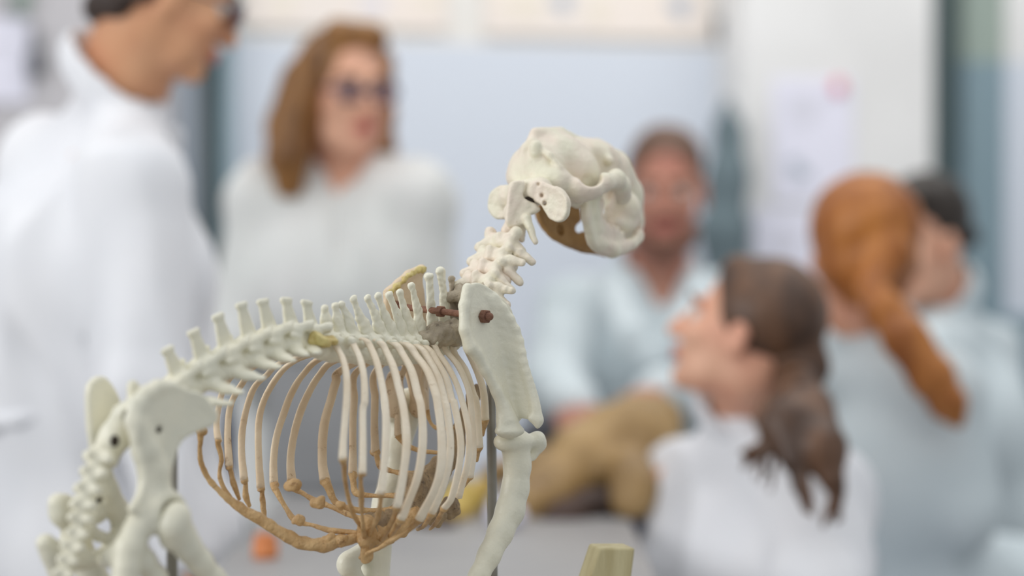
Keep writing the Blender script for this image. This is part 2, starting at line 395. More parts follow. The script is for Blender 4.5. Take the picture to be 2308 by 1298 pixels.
tag(sculpted('wall_switch', S, .004, M['plaster'], origin=cc), 'small white wall switch on the grey strip beside the man\'s chin', 'switch')
r = empty('wall_socket', onw(1632, 68, .02), 'dark grey socket box on the wall left of the white pillar', 'socket')
box('socket_case', onw(1632, 68, .02), .042, .04, .078, M['darkgrey'], r, ax=WU, ay=WN, bev=.006)
box('cover_lip', onw(1632, 38, .02), .03, .03, .02, M['greytrim'], r, ax=WU, ay=WN, bev=.004)
r = empty('wall_bracket', onw(78, 135, .12), 'small dark grey hinge bracket on the grey wall at far left', 'bracket')
S = Sculpt(.02); S.cap(onw(80, 132, .12), onw(83, 150, .12), .022, .026); S.cap(onw(80, 70, .115), onw(80, 132, .12), .012)
sculpted('bracket_arm', S, .006, M['darkgrey'], r)
S = Sculpt(.02); S.cap(onw(50, -30, .12), onw(48, 22, .12), .03, .02); tag(sculpted('coat_hook', S, .006, M['tealtop'], origin=onw(48, 0, .1)), 'grey green hook at the top left corner of the wall', 'hook')
# grey garment hanging beside the pillar
S = Sculpt(.04)
g = [(1641, 218, .10, .008), (1640, 300, .10, .030), (1636, 400, .11, .052), (1634, 520, .11, .054), (1640, 620, .11, .050), (1664, 720, .12, .062), (1672, 860, .12, .070), (1668, 1010, .12, .07)]
S.chain([onw(a, b, c_+.19) for a, b, c_, d in g], [d for a, b, c_, d in g], flat=WN, ff=1.7)
tag(sculpted('hanging_jacket', S, .009, M['jacket'], folds=(.006, 40, 4), origin=onw(1641, 218, .29)), 'teal grey jacket hanging at the left edge of the white pillar', 'jacket')

# ------------------------------------------------------------------ tables and what stands on them
TZ = .80
r = empty('dissecting_table', (-.1, 3.9, 0), 'long grey dissecting table between the seated people', 'table')
box('tabletop', (-.105, 3.72, TZ-.02), .59, 1.68, .04, M['tabletop'], r, bev=.006)
for x, y in ((-.36, 2.95), (-.36, 4.50), (.15, 2.95), (.15, 4.50)): box('leg', (x, y, (TZ-.04)/2), .05, .05, TZ-.04, M['leg'], r)
a = P(604, 812, 4.26); b = P(1015, 812, 4.26)
ct = empty('steel_cabinet', ((a[0]+b[0])/2, 4.38, TZ), 'low grey steel instrument box standing on the table in front of the woman', 'cabinet')
zz = a[2]
box('body', ((a[0]+b[0])/2, 4.38, (TZ+zz)/2), b[0]-a[0], .24, zz-TZ, M['cab'], ct, bev=.008)
box('lid', ((a[0]+b[0])/2, 4.38, zz+.006), b[0]-a[0]+.012, .25, .012, M['cab'], ct, bev=.004)
# specimen
sp = P(1330, 1060, 4.0); sp[2] = TZ
S = Sculpt(.03)
S.chain([P(1450, 985, 4.1), P(1400, 1015, 4.05), P(1310, 1050, 4.0), P(1240, 1100, 3.95)], [.064, .078, .058, .046])
S.chain([P(1240, 1100, 3.95), P(1190, 1150, 3.9), P(1140, 1172, 3.9), P(1095, 1180, 3.92)], [.045, .034, .026, .02])
S.cap(P(1440, 960, 4.2), P(1478, 955, 4.25), .06, .05)
S.chain([P(1420, 1060, 3.93), P(1432, 1110, 3.88), P(1425, 1132, 3.86)], [.04, .036, .026])
S.chain([P(1290, 1040, 4.15), P(1200, 1050, 4.15), P(1110, 1068, 4.1)], [.03, .026, .02])
S.cap(P(1330, 965, 4.12), P(1400, 975, 4.1), .022, .032)
sr = empty('preserved_specimen', sp, 'tan preserved animal specimen lying on the grey dissecting table', 'specimen')
sculpted('torso', S, .007, M['specimen'], sr, rough=.003, fr=50)
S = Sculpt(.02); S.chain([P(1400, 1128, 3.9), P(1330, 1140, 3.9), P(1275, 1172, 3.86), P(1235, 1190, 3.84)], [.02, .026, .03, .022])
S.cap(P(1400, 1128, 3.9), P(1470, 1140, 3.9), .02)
sculpted('undershadow_mass', S, .006, M['darkbrown'], sr)  # dark mass painted in as the shadow beneath the specimen
ym = P(1040, 1150, 3.85); ym[2] = TZ
S = Sculpt(.02); S.ell(P(1048, 1120, 3.9), (.035, .03, .03)); S.ell(P(1020, 1160, 3.85), (.036, .03, .028)); S.cap(P(1005, 1130, 3.9), P(1090, 1100, 4.0), .018)
r = empty('ochre_model', ym, 'ochre yellow anatomical model on the table behind the rib cage', 'model')
sculpted('body', S, .006, M['yellowm'], r, rough=.002, fr=60)
S = Sculpt(.02); S.chain([P(955, 1190, 3.75), P(990, 1205, 3.74), P(1010, 1196, 3.75)], [.02, .03, .016]); sculpted('dark_lump', S, .006, M['darkbrown'], r)  # plain dark brown lump low beside the ochre model
S = Sculpt(.02); S.chain([P(1190, 985, 4.5), P(1250, 962, 4.5), P(1300, 950, 4.5)], [.03, .04, .03], flat=(0, 0, 1), ff=1.3)
t = sculpted('folded_cloth', S, .007, M['darkgrey'], origin=P(1250, 962, 4.5)); tag(t, 'dark grey folded cloth on the table below the seated man\'s elbow', 'cloth')
S = Sculpt(.02); S.cap(P(1130, 1170, 3.72)*V(1, 1, 0)+V(0, 0, TZ+.02), P(1160, 1180, 3.72)*V(1, 1, 0)+V(0, 0, TZ+.02), .026, .02); t = sculpted('crumpled_tissue', S, .006, M['paper'], origin=P(1140, 1180, 3.72)*V(1, 1, 0)+V(0, 0, TZ)); tag(t, 'small pale crumpled tissue on the table beside the ochre model', 'tissue')
# navy cloth and orange jar at the table's left end
S = Sculpt(.02); S.chain([P(518, 900, 4.2), P(520, 1060, 4.15), P(534, 1180, 4.1), P(552, 1300, 4.1), P(560, 1500, 4.1)], [.007, .010, .014, .022, .05], flat=(0, 1, 0), ff=1.3)
t = sculpted('navy_apron', S, .006, M['navy'], folds=(.003, 60, 4), origin=P(520, 880, 4.2)); tag(t, 'navy blue apron hanging beside the table behind the left man', 'apron')
ob = P(598, 1300, 3.36)
r = empty('orange_jar', (ob[0], ob[1], TZ), 'small orange jar on the near left corner of the grey table', 'jar')
jr = [(0, 0), (.017, 0), (.018, .004), (.018, .022), (.014, .026), (0, .026)]
def lathe(name, prof, c, m, parent, n=24):
    vs = []; fs = []
    for (rr, zz_) in prof:
        for j in range(n): vs.append((c[0]+rr*math.cos(2*math.pi*j/n), c[1]+rr*math.sin(2*math.pi*j/n), c[2]+zz_))
    for i in range(len(prof)-1):
        for j in range(n): fs.append([i*n+j, i*n+(j+1) % n, (i+1)*n+(j+1) % n, (i+1)*n+j])
    return meshobj(name, vs, fs, m, parent)
lathe('body', jr, (ob[0], ob[1], TZ), M['orange'], r)
lathe('lid', [(0, .026), (.015, .026), (.015, .034), (0, .034)], (ob[0], ob[1], TZ), M['orange'], r)

# ------------------------------------------------------------------ people
def frame(f, up):
    f = unit(f); r = unit(np.cross(f, up)); u = np.cross(r, f); return r, f, u
def hand(S, w, e, curl=.5, side=1, palm_n=None):
    d = unit(w-e); n = unit(palm_n if palm_n is not None else V(0, 0, -1)); n = unit(n-d*np.dot(n, d)); s = np.cross(d, n)*side
    pc = w+d*.045; S.cap(w+d*.01, w+d*.075, .030, .036, flat=n, ff=2.2, k=.01)
    for i, L in enumerate((.072, .082, .076, .06)):
        b = w+d*.082+s*(.030-.019*i); q = b; dd = d
        for j in range(3):
            a_ = curl*(.35+.3*j); dd = unit(d*math.cos(a_*(j+1)*.6)+n*math.sin(a_*(j+1)*.6)); q2 = q+dd*L/3*(1.1-.1*j)
            S.cap(q, q2, .0088-.0008*j, .0082-.0008*j, k=.004); q = q2
    t0 = w+d*.03+s*.03; t1 = t0+unit(s+d*.8+n*.3)*.035; t2 = t1+unit(d+s*.3+n*.4)*.03; S.chain([t0, t1, t2], [.012, .010, .009], k=.006)
def person(name, label, J, m_skin, m_coat, hairfn, scale=1., seed=1, bottom=.5, shoulder_r=.062, folds=(.005, 26, 3), extra=None, wide=1., beard=False, hands=False, sit=False, vneck=None, hang=True):
    h = np.array(J['head']); r, f, u = frame(J['hf'], J.get('hup', (0, 0, 1))); s = scale
    base = V(J['pel'][0], J['pel'][1], 0)
    root = empty(name, base, label, 'person')
    L = lambda x, y, z: h+(r*x+f*y+u*z)*s                 # head-local
    nk, sl, sr_, pel = [np.array(J[k_]) for k_ in ('neck', 'sl', 'sr', 'pel')]
    lat = unit((sr_-sl)*V(1, 1, 0)); fwd = np.cross(V(0, 0, 1), lat)   # fwd = body's front
    # ---- body
    B = Sculpt(.018)
    B.ell(L(0, -.018, .035), (.074*s, .094*s, .088*s), (r, f, u)); B.ell(L(0, .03, -.03), (.060*s, .062*s, .078*s), (r, f, u))
    B.cap(L(-.03, .035, -.075), L(.03, .035, -.075), .026*s); B.ell(L(0, .072, -.092), (.024*s, .02*s, .02*s), (r, f, u))
    B.cap(L(0, .090, .012), L(0, .112, -.028), .008*s, .0125*s, k=.008); B.ell(L(.011, .100, -.030), (.009*s,)*3, k=.006); B.ell(L(-.011, .100, -.030), (.009*s,)*3, k=.006)
    for q in (-1, 1):
        B.cap(L(.012*q, .086, .026), L(.045*q, .078, .026), .009*s, k=.008); B.ell(L(.042*q, .062, -.022), (.022*s, .02*s, .018*s), (r, f, u))
        B.ell(L(.033*q, .098, .004), (.015*s, .012*s, .010*s), (r, f, u), sub=True, k=.008)
        B.ell(L(.077*q, -.008, -.010), (.009*s, .018*s, .031*s), (r+f*-.5*q*0, f, u), k=.006)
        B.ell(L(.086*q, -.002, -.006), (.006*s, .010*s, .018*s), (r, f, u), sub=True, k=.004)
    B.cap(L(-.018, .090, -.058), L(.018, .090, -.058), .0075*s, k=.005)
    B.cap(L(0, -.022, -.05), nk, J.get('nr', .058)*s, J.get('nr', .060)*s); B.cap(nk, nk-V(0, 0, .06), J.get('nr', .058), .048)
    dn = V(0, 0, 1)
    cs = (sl+sr_)/2
    B.cap(sl, sr_, .045, .045); B.cap(cs-dn*.14, pel, .10, .10, flat=fwd, ff=1.3)
    if vneck is not None: B.cap(nk-dn*.02, cs+fwd*.045-dn*.10, .052, .05)
    for a_ in ('l', 'r'):
        S_, E_, W_ = np.array(J['s'+a_]), np.array(J['e'+a_]), np.array(J['w'+a_])
        B.cap(S_, E_, .046, .036); B.cap(E_, W_, .034, .024)
        hand(B, W_, E_, .7 if hands else .4, 1 if a_ == 'r' else -1, J.get('palm'))
        q = 1 if a_ == 'r' else -1
        hip = pel+lat*.09*q-dn*.04
        if sit: kn = hip+fwd*.42-dn*.02; an = kn-dn*(kn[2]-.09)+fwd*.02
        else: kn = hip*V(1, 1, 0)+dn*.48+fwd*.02; an = hip*V(1, 1, 0)+dn*.09
        B.cap(hip, kn, .08, .055); B.cap(kn, an, .052, .036); B.cap(an-dn*.04, an-dn*.05+fwd*.14, .034, .03)
        T = Sculpt(.02); T.cap(hip, kn, .092, .068); T.cap(kn, an-dn*.0, .066, .056); sculpted('trouser_leg', T, .014, M['trouser'], root)
        T = Sculpt(.02); T.cap(an-dn*.045-fwd*.03, an-dn*.045+fwd*.15, .044, .04); sculpted('shoe', T, .012, M['shoe'], root)
    sculpted('body', B, .0065, m_skin, root, it=1)
    for q in (-1, 1):
        E = Sculpt(.004); E.ell(L(.033*q, .074, .004), (.0125*s,)*3); eo = sculpted('eye', E, .0025, M['eyew'], root)
        I = Sculpt(.002); I.ell(L(.033*q, .0845, .003), (.006*s, .003*s, .006*s), (r, f, u)); sculpted('iris', I, .0015, M['iris'], eo)
        K = Sculpt(.004); K.chain([L(.014*q, .096, .026), L(.034*q, .092, .032), L(.052*q, .078, .026)], [.004*s, .0045*s, .003*s]); sculpted('eyebrow', K, .0025, hairfn[1], root)
    K = Sculpt(.003); K.chain([L(-.024, .090, -.058), L(0, .099, -.055), L(.024, .090, -.058)], [.003*s, .0055*s, .003*s]); K.chain([L(-.02, .091, -.062), L(0, .097, -.066), L(.02, .091, -.062)], [.003*s, .006*s, .003*s]); sculpted('lips', K, .0025, M['lip'], root)
    # ---- hair
    Hh = Sculpt(.015); hairfn[0](Hh, L, s, (r, f, u)); sculpted('hair', Hh, .005, hairfn[1], root, rough=.0012, fr=60, seed=seed)
    # ---- coat
    C = Sculpt(.045)
    sr0 = shoulder_r
    C.cap(sl, sr_, sr0, sr0); C.cap(nk-dn*.02, (sl*.5+cs*.5), .055, .06); C.cap(nk-dn*.02, (sr_*.5+cs*.5), .055, .06)
    C.cap(nk-dn*.065-fwd*.01, sl, .052, sr0); C.cap(nk-dn*.065-fwd*.01, sr_, .052, sr0)
    ch = cs-dn*.16; wa = cs*.45+pel*.55
    for c_, rx, ry, rz in ((ch, .20, .135, .17), (wa, .185, .13, .18), (pel, .195, .14, .17)):
        C.ell(c_, (rx*wide, ry*wide, rz), (lat, fwd, dn))
    if not sit:
        C.cap(ch, pel, .15*wide, .16*wide, flat=fwd, ff=1.2); C.cap(pel-lat*.07, pel*V(1, 1, 0)+dn*bottom-lat*.09, .14, .15); C.cap(pel+lat*.07, pel*V(1, 1, 0)+dn*bottom+lat*.09, .14, .15)
    else:
        C.cap(ch, pel, .15*wide, .16*wide, flat=fwd, ff=1.25)
        C.cap(pel-lat*.08, pel-lat*.1+fwd*.3-dn*.03, .13, .10); C.cap(pel+lat*.08, pel+lat*.1+fwd*.3-dn*.03, .13, .10); C.cap(pel-fwd*.05, pel-fwd*.07-dn*.02, .13, .12)
    for a_ in ('l', 'r'):
        S_, E_, W_ = np.array(J['s'+a_]), np.array(J['e'+a_]), np.array(J['w'+a_])
        C.cap(S_, E_, sr0+.004, .060, k=.025); C.cap(E_, W_, .060, .044, k=.02)
    if vneck is not None:
        C.cap(nk+fwd*.06+dn*.03, cs+fwd*.17-dn*vneck, .052, .022, sub=True, k=.012)
    C.cap(nk+dn*.005, nk+(h-nk)*.6, J.get('nr', .058)+.004, J.get('nr', .058)+.004, sub=True, k=.008)
    sculpted('coat', C, .0085, m_coat, root, folds=folds, seed=seed, it=2)
    # collar
    K = Sculpt(.008); pts = []
    nu = unit(L(0, -.02, -.05)-nk); fr_ = unit(fwd-nu*np.dot(fwd, nu)); lr = np.cross(fr_, nu)
    for t_ in np.linspace(-(150 if vneck is None else 122), (150 if vneck is None else 122), 15):
        th_ = math.radians(t_); rad = J.get('cr', .074)+.012*abs(t_)/150; drop = .012*math.cos(th_)-J.get('cd', .045)*(abs(t_)/150)**2
        pts.append(nk+nu*(.012+drop)+(-fr_*math.cos(th_)+lr*math.sin(th_))*rad)
    K.chain(pts, [.022]*15, flat=None); 
    for i in range(14): pass
    K2 = Sculpt(.008)
    for i in range(14):
        mid = (pts[i]+pts[i+1])/2-nk; mid -= nu*np.dot(mid, nu); K2.cap(pts[i], pts[i+1], .026, flat=unit(mid), ff=3.2)
    K2.cap(pts[0], pts[0]+fr_*.03-nu*.05+lr*.0, .022, .012, flat=fr_, ff=2.5); K2.cap(pts[-1], pts[-1]+fr_*.03-nu*.05, .022, .012, flat=fr_, ff=2.5)
    sculpted('collar', K2, .0045, m_coat, root)
    if extra: extra(root, L, s, (r, f, u))
    return root
def glasses(root, L, s, fr):
    r, f, u = fr
    for q in (-1, 1):
        G = Sculpt(.002); pts = [L(.034*q+.024*math.cos(t), .106-.10*abs(.034*q+.024*math.cos(t))*.3, .004+.018*math.sin(t)) for t in np.linspace(0, 2*math.pi, 15)]
        G.chain(pts, .0034*s); G.cap(L(.058*q, .098, .010), L(.080*q, .0, .006), .0028*s)
        if q == 1: G.cap(L(-.010, .106, .006), L(.010, .106, .006), .0028*s)
        go = sculpted('glasses_frame', G, .002, M['glass'], root)
        G = Sculpt(.001); G.ell(L(.034*q, .103, .004), (.022*s, .0015, .016*s), fr); sculpted('lens', G, .0025, M['lens'], go)

# left man (standing, back to the camera)
def hair_short(S, L, s, fr):
    S.ell(L(0, -.030, .050), (.081*s, .095*s, .088*s), fr); S.ell(L(0, .03, .095), (.068*s, .07*s, .035*s), fr)
    S.cap(L(-.04, -.098, .0), L(.04, -.098, .0), .022*s, .022*s)
    S.ell(L(0, .085, .0), (.09*s, .055*s, .075*s), fr, sub=True); S.ell(L(0, -.02, -.09), (.09*s, .1*s, .05*s), fr, sub=True)
def hair_fringe(S, L, s, fr):
    hair_short(S, L, s, fr); S.chain([L(-.055, -.075, -.042), L(0, -.090, -.052), L(.055, -.075, -.042)], .024*s); S.cap(L(.066, -.03, .01), L(.07, -.045, -.02), .014*s); S.chain([L(-.05, .07, .10), L(0, .10, .085), L(.05, .085, .07)], [.02*s, .026*s, .016*s])
J = dict(head=P(378, -8, 3.70), hf=(.90, .33, -.34), hup=(0, 0, 1), neck=P(278, 182, 3.74), cr=.096, cd=.075, nr=.070,
         sl=P(95, 365, 3.86), sr=P(312, 412, 3.54), el=P(30, 840, 3.9), er=P(335, 880, 3.46), wl=P(180, 1080, 4.0), wr=P(425, 1240, 3.46), pel=P(235, 1230, 3.78))
def belt(root, L, s, fr):
    K = Sculpt(.006)
    K.chain([P(-60, 958, 3.60), P(40, 945, 3.56), P(120, 925, 3.56), P(186, 898, 3.58)], .013, flat=(0, 1, .1), ff=1.0); sculpted('back_belt', K, .004, M['coat'], root)
    glasses(root, L, s, fr)
person('person', 'standing person with short dark hair and glasses seen from behind at left, white lab coat', J, M['skin2'], M['coat'], (hair_fringe, M['hairlm']), scale=1.02, seed=3, bottom=.55, wide=1.24, extra=belt, folds=(.014, 22, 2.2))

# woman with glasses
def hair_bob(S, L, s, fr):
    S.ell(L(0, -.025, .040), (.086*s, .098*s, .090*s), fr); S.cap(L(-.03, .045, .10), L(.03, .03, .105), .03*s)
    S.chain([L(.07, .01, .06), L(.092, .01, -.03), L(.112, .005, -.11), L(.105, .0, -.165)], [.03, .034, .040, .030]); S.chain([L(.06, -.05, .02), L(.09, -.05, -.06), L(.105, -.05, -.15)], [.05, .045, .036])
    S.chain([L(-.072, .0, .06), L(-.082, -.01, -.03), L(-.086, -.01, -.10), L(-.08, -.01, -.125)], [.022, .018, .018, .014]); S.cap(L(-.06, -.05, .02), L(-.07, -.06, -.10), .045, .03)
    S.cap(L(0, -.08, .0), L(0, -.085, -.15), .05*s, .04*s)
    S.ell(L(-.022, .092, -.012), (.076*s, .080*s, .100*s), fr, sub=True); S.cap(L(0, .08, -.08), L(0, .08, -.2), .06*s, sub=True)
J = dict(head=P(780, 212, 4.6), hf=(.42, -.9, -.05), neck=P(775, 372, 4.66),
         sl=P(932, 462, 4.66), sr=P(578, 452, 4.62), el=P(960, 740, 4.66), er=P(545, 760, 4.6), wl=P(930, 940, 4.66), wr=P(650, 960, 4.70), pel=P(765, 930, 4.80))
J['sl'], J['sr'] = J['sl'], J['sr']
person('person', 'standing person with brown shoulder-length hair and dark glasses, white lab coat', J, M['skin'], M['coat3'], (hair_bob, M['hairw']), scale=1.05, seed=7, extra=glasses, vneck=.16, folds=(.011, 20, 6))

# seated bearded man
def hair_crop(S, L, s, fr):
    S.ell(L(0, -.025, .050), (.079*s, .094*s, .084*s), fr); S.ell(L(0, .085, -.012), (.078*s, .06*s, .085*s), fr, sub=True); S.ell(L(0, -.01, -.09), (.09*s, .1*s, .06*s), fr, sub=True)
def beard(root, L, s, fr):
    K = Sculpt(.01); K.chain([L(-.060, .02, -.06), L(-.045, .055, -.092), L(0, .078, -.108), L(.045, .055, -.092), L(.060, .02, -.06)], [.008*s, .016*s, .020*s, .016*s, .008*s]); sculpted('beard', K, .004, M['beard'], root)
    K = Sculpt(.006); K.chain([L(-.028, .088, -.05), L(0, .104, -.043), L(.028, .088, -.05)], [.003*s, .004*s, .003*s]); sculpted('moustache', K, .003, M['beard'], root)
    K = Sculpt(.01); K.chain([P(1375, 640, 4.86), P(1425, 760, 4.78), P(1470, 820, 4.76)], [.03, .034, .02], flat=(0, 1, 0), ff=3); K.chain([P(1590, 640, 4.86), P(1545, 740, 4.78), P(1470, 820, 4.76)], [.03, .034, .02], flat=(0, 1, 0), ff=3)
    sculpted('lapel', K, .005, M['coat2'], root)
J = dict(head=P(1500, 432, 5.0), hf=(-.08, -.98, -.12), neck=P(1480, 610, 5.05),
         sl=P(1630, 690, 5.05), sr=P(1298, 700, 5.0), el=P(1652, 900, 4.9), er=P(1248, 880, 4.85), wl=P(1488, 892, 4.50), wr=P(1282, 925, 4.52), pel=P(1470, 1090, 5.2), palm=V(.2, .3, -1))
person('person', 'seated person with short hair and beard, hands over the tan specimen, white lab coat', J, M['skin3'], M['coat2'], (hair_crop, M['hairs']), scale=1.04, seed=11, sit=True, extra=beard, hands=True, vneck=.07, folds=(.008, 22, 8))

# brunette with ponytail
def wisps(S, pts, r0, r1, n, spread, seed):
    rr = np.random.RandomState(seed)
    for i in range(n):
        q = [p+rr.randn(3)*spread*(j+.4)/len(pts) for j, p in enumerate(pts)]
        q = spline(q, 9); S.chain(list(q), list(np.linspace(r0, r1, 9)), k=.004)
def hair_brun(S, L, s, fr):
    S.ell(L(0, -.022, .042), (.082*s, .094*s, .088*s), fr); S.cap(L(-.03, .04, .088), L(.03, .04, .088), .026*s)
    S.ell(L(0, .098, -.015), (.10*s, .075*s, .090*s), fr, sub=True); S.ell(L(0, .01, -.085), (.12*s, .09*s, .065*s), fr, sub=True)
    S.ell(L(.09, .035, -.03), (.04*s, .05*s, .06*s), fr, sub=True)
    tie = P(1788, 850, 3.64); S.cap(L(0, -.09, -.02), tie, .052, .024); S.cap(L(0.03, -.05, -.03), P(1740, 850, 3.68), .04, .03)
    S.chain([tie, P(1818, 930, 3.53), P(1852, 1010, 3.47), P(1876, 1080, 3.45)], [.028, .040, .036, .020])
    S.chain([P(1785, 870, 3.6), P(1775, 960, 3.5), P(1790, 1040, 3.46)], [.028, .040, .020])
    wisps(S, [P(1848, 1000, 3.48), P(1886, 1090, 3.45), P(1870, 1175, 3.44)], .011, .004, 5, .012, 1)
    wisps(S, [P(1790, 1000, 3.47), P(1800, 1080, 3.45), P(1822, 1145, 3.44)], .010, .004, 4, .012, 2)
    wisps(S, [P(1770, 900, 3.55), P(1740, 990, 3.5), P(1680, 1028, 3.5)], .010, .004, 4, .010, 3)
    wisps(S, [P(1760, 880, 3.57), P(1715, 930, 3.52), P(1740, 1000, 3.49), P(1735, 1090, 3.48)], .009, .004, 3, .012, 4)
def tieex(root, L, s, fr):
    K = Sculpt(.004); c_ = P(1784, 838, 3.68); d = unit(V(.35, 0, -.9)); n1 = unit(np.cross(d, V(0, 1, 0))); n2 = np.cross(d, n1)
    K.chain([c_+(n1*math.cos(t)+n2*math.sin(t))*.027 for t in np.linspace(0, 6.283, 15)], .007); sculpted('hair_tie', K, .003, M['coat'], root)
J = dict(head=P(1682, 756, 3.70), hf=(-.86, .34, .30), hup=(.30, -.0, .95), neck=P(1686, 915, 3.78),
         sl=P(1530, 1105, 3.90), sr=P(1845, 1125, 3.66), el=P(1500, 1300, 3.86), er=P(1860, 1330, 3.52), wl=P(1400, 1420, 4.0), wr=P(1760, 1440, 3.6), pel=P(1720, 1560, 3.78))
person('person', 'seated person with dark brown curly ponytail looking up to the left, white lab coat', J, M['skin'], M['coat'], (hair_brun, M['hairb']), scale=1.0, seed=15, sit=True, extra=tieex, folds=(.014, 20, 6), wide=1.03)

# redhead with ponytail
def hair_red(S, L, s, fr):
    S.ell(L(0, -.018, .036), (.095*s, .104*s, .096*s), fr); S.ell(L(0, -.02, -.02), (.092*s, .080*s, .075*s), fr); S.ell(L(0, -.03, -.07), (.06*s, .06*s, .04*s), fr)
    S.ell(L(0, .115, -.03), (.10*s, .06*s, .10*s), fr, sub=True)
    tie = P(1962, 648, 4.03); S.cap(L(0, -.09, -.01), tie, .045, .026)
    S.chain([tie, P(1992, 700, 4.0), P(2040, 762, 3.98), P(2100, 850, 3.97), P(2138, 910, 3.97), P(2158, 950, 3.97)], [.024, .032, .038, .036, .030, .014])
J = dict(head=P(1940, 560, 4.15), hf=(-.38, .92, -.05), neck=P(1925, 748, 4.22),
         sl=P(1888, 872, 4.32), sr=P(2125, 885, 4.12), el=P(1862, 1130, 4.35), er=P(2160, 1150, 4.10), wl=P(1780, 1290, 4.5), wr=P(2040, 1330, 4.3), pel=P(2010, 1330, 4.3))
def tieex2(root, L, s, fr):
    K = Sculpt(.004); c_ = P(1962, 648, 4.03); d = unit(V(.5, 0, -.8)); n1 = unit(np.cross(d, V(0, 1, 0))); n2 = np.cross(d, n1)
    K.chain([c_+(n1*math.cos(t)+n2*math.sin(t))*.026 for t in np.linspace(0, 6.283, 15)], .006); sculpted('hair_tie', K, .003, M['hairr'], root)
person('person', 'person with long copper red ponytail seen from behind, pale lab coat', J, M['skin'], M['coat2'], (hair_red, M['hairr']), scale=1.0, seed=19, sit=True, extra=tieex2, folds=(.008, 22, 6))

# dark haired man at right
J = dict(head=P(2070, 552, 4.88), hf=(-.76, -.58, -.16), neck=P(2126, 676, 4.96),
         sl=P(2080, 800, 4.80), sr=P(2232, 790, 5.1), el=P(2120, 1060, 4.75), er=P(2290, 1040, 5.1), wl=P(2000, 1150, 4.7), wr=P(2140, 1180, 4.85), pel=P(2240, 1170, 5.06))
person('person', 'person with short black hair half hidden behind the red ponytail, pale lab coat', J, M['skin'], M['coat2'], (hair_short, M['hairk']), scale=1.06, seed=23, sit=True, folds=(.008, 22, 6))
# stools under the seated people
for (x, y, h_, lb) in ((P(1470, 1090, 5.2)[0], 5.25, P(1470, 1090, 5.2)[2]-.15, 'round stool under the bearded person'), (P(1720, 1560, 3.78)[0], 3.80, P(1720, 1560, 3.78)[2]-.15, 'round stool under the person with the brown ponytail'),
                   (P(2010, 1330, 4.3)[0], 4.32, P(2010, 1330, 4.3)[2]-.15, 'round stool under the person with the red ponytail'), (P(2240, 1170, 5.06)[0], 5.1, P(2240, 1170, 5.06)[2]-.15, 'round stool under the black haired person')):
    r = empty('round_stool', (x, y, 0), lb, 'stool', 'stools under the seated people')
    lathe('seat', [(0, h_-.03), (.15, h_-.03), (.16, h_-.015), (.15, h_), (0, h_)], (x, y, 0), M['board'], r)
    for t in range(4):
        a_ = math.pi/4+t*math.pi/2; tube('leg', [V(x+.1*math.cos(a_), y+.1*math.sin(a_), h_-.03), V(x+.17*math.cos(a_), y+.17*math.sin(a_), 0.012)], .012, .012, (0, 1, 0), M['leg'], r, n=4)

# ------------------------------------------------------------------ the dog skeleton
PHI = math.radians(52)
A = V(math.cos(PHI), math.sin(PHI), 0); LT = V(-math.sin(PHI), math.cos(PHI), 0); UP = V(0, 0, 1)     # forward, the dog's left, up
P0 = P(745, 775, 2.15)
def sag(px, py, off=0.): return onp(px, py, P0+LT*off, LT)
BASE = sag(640, 1200)*V(1, 1, 0)+V(0, 0, .60)
SK = empty('dog_skeleton', BASE, 'mounted pale dog skeleton on steel rods facing away to the right', 'skeleton')
def part(n, S, vox, m=None, rough=.0, fr=300, it=1, seed=1, parent=None): return sculpted(n, S, vox, m or M['bone'], parent or SK, it=it, rough=rough, fr=fr, seed=seed)

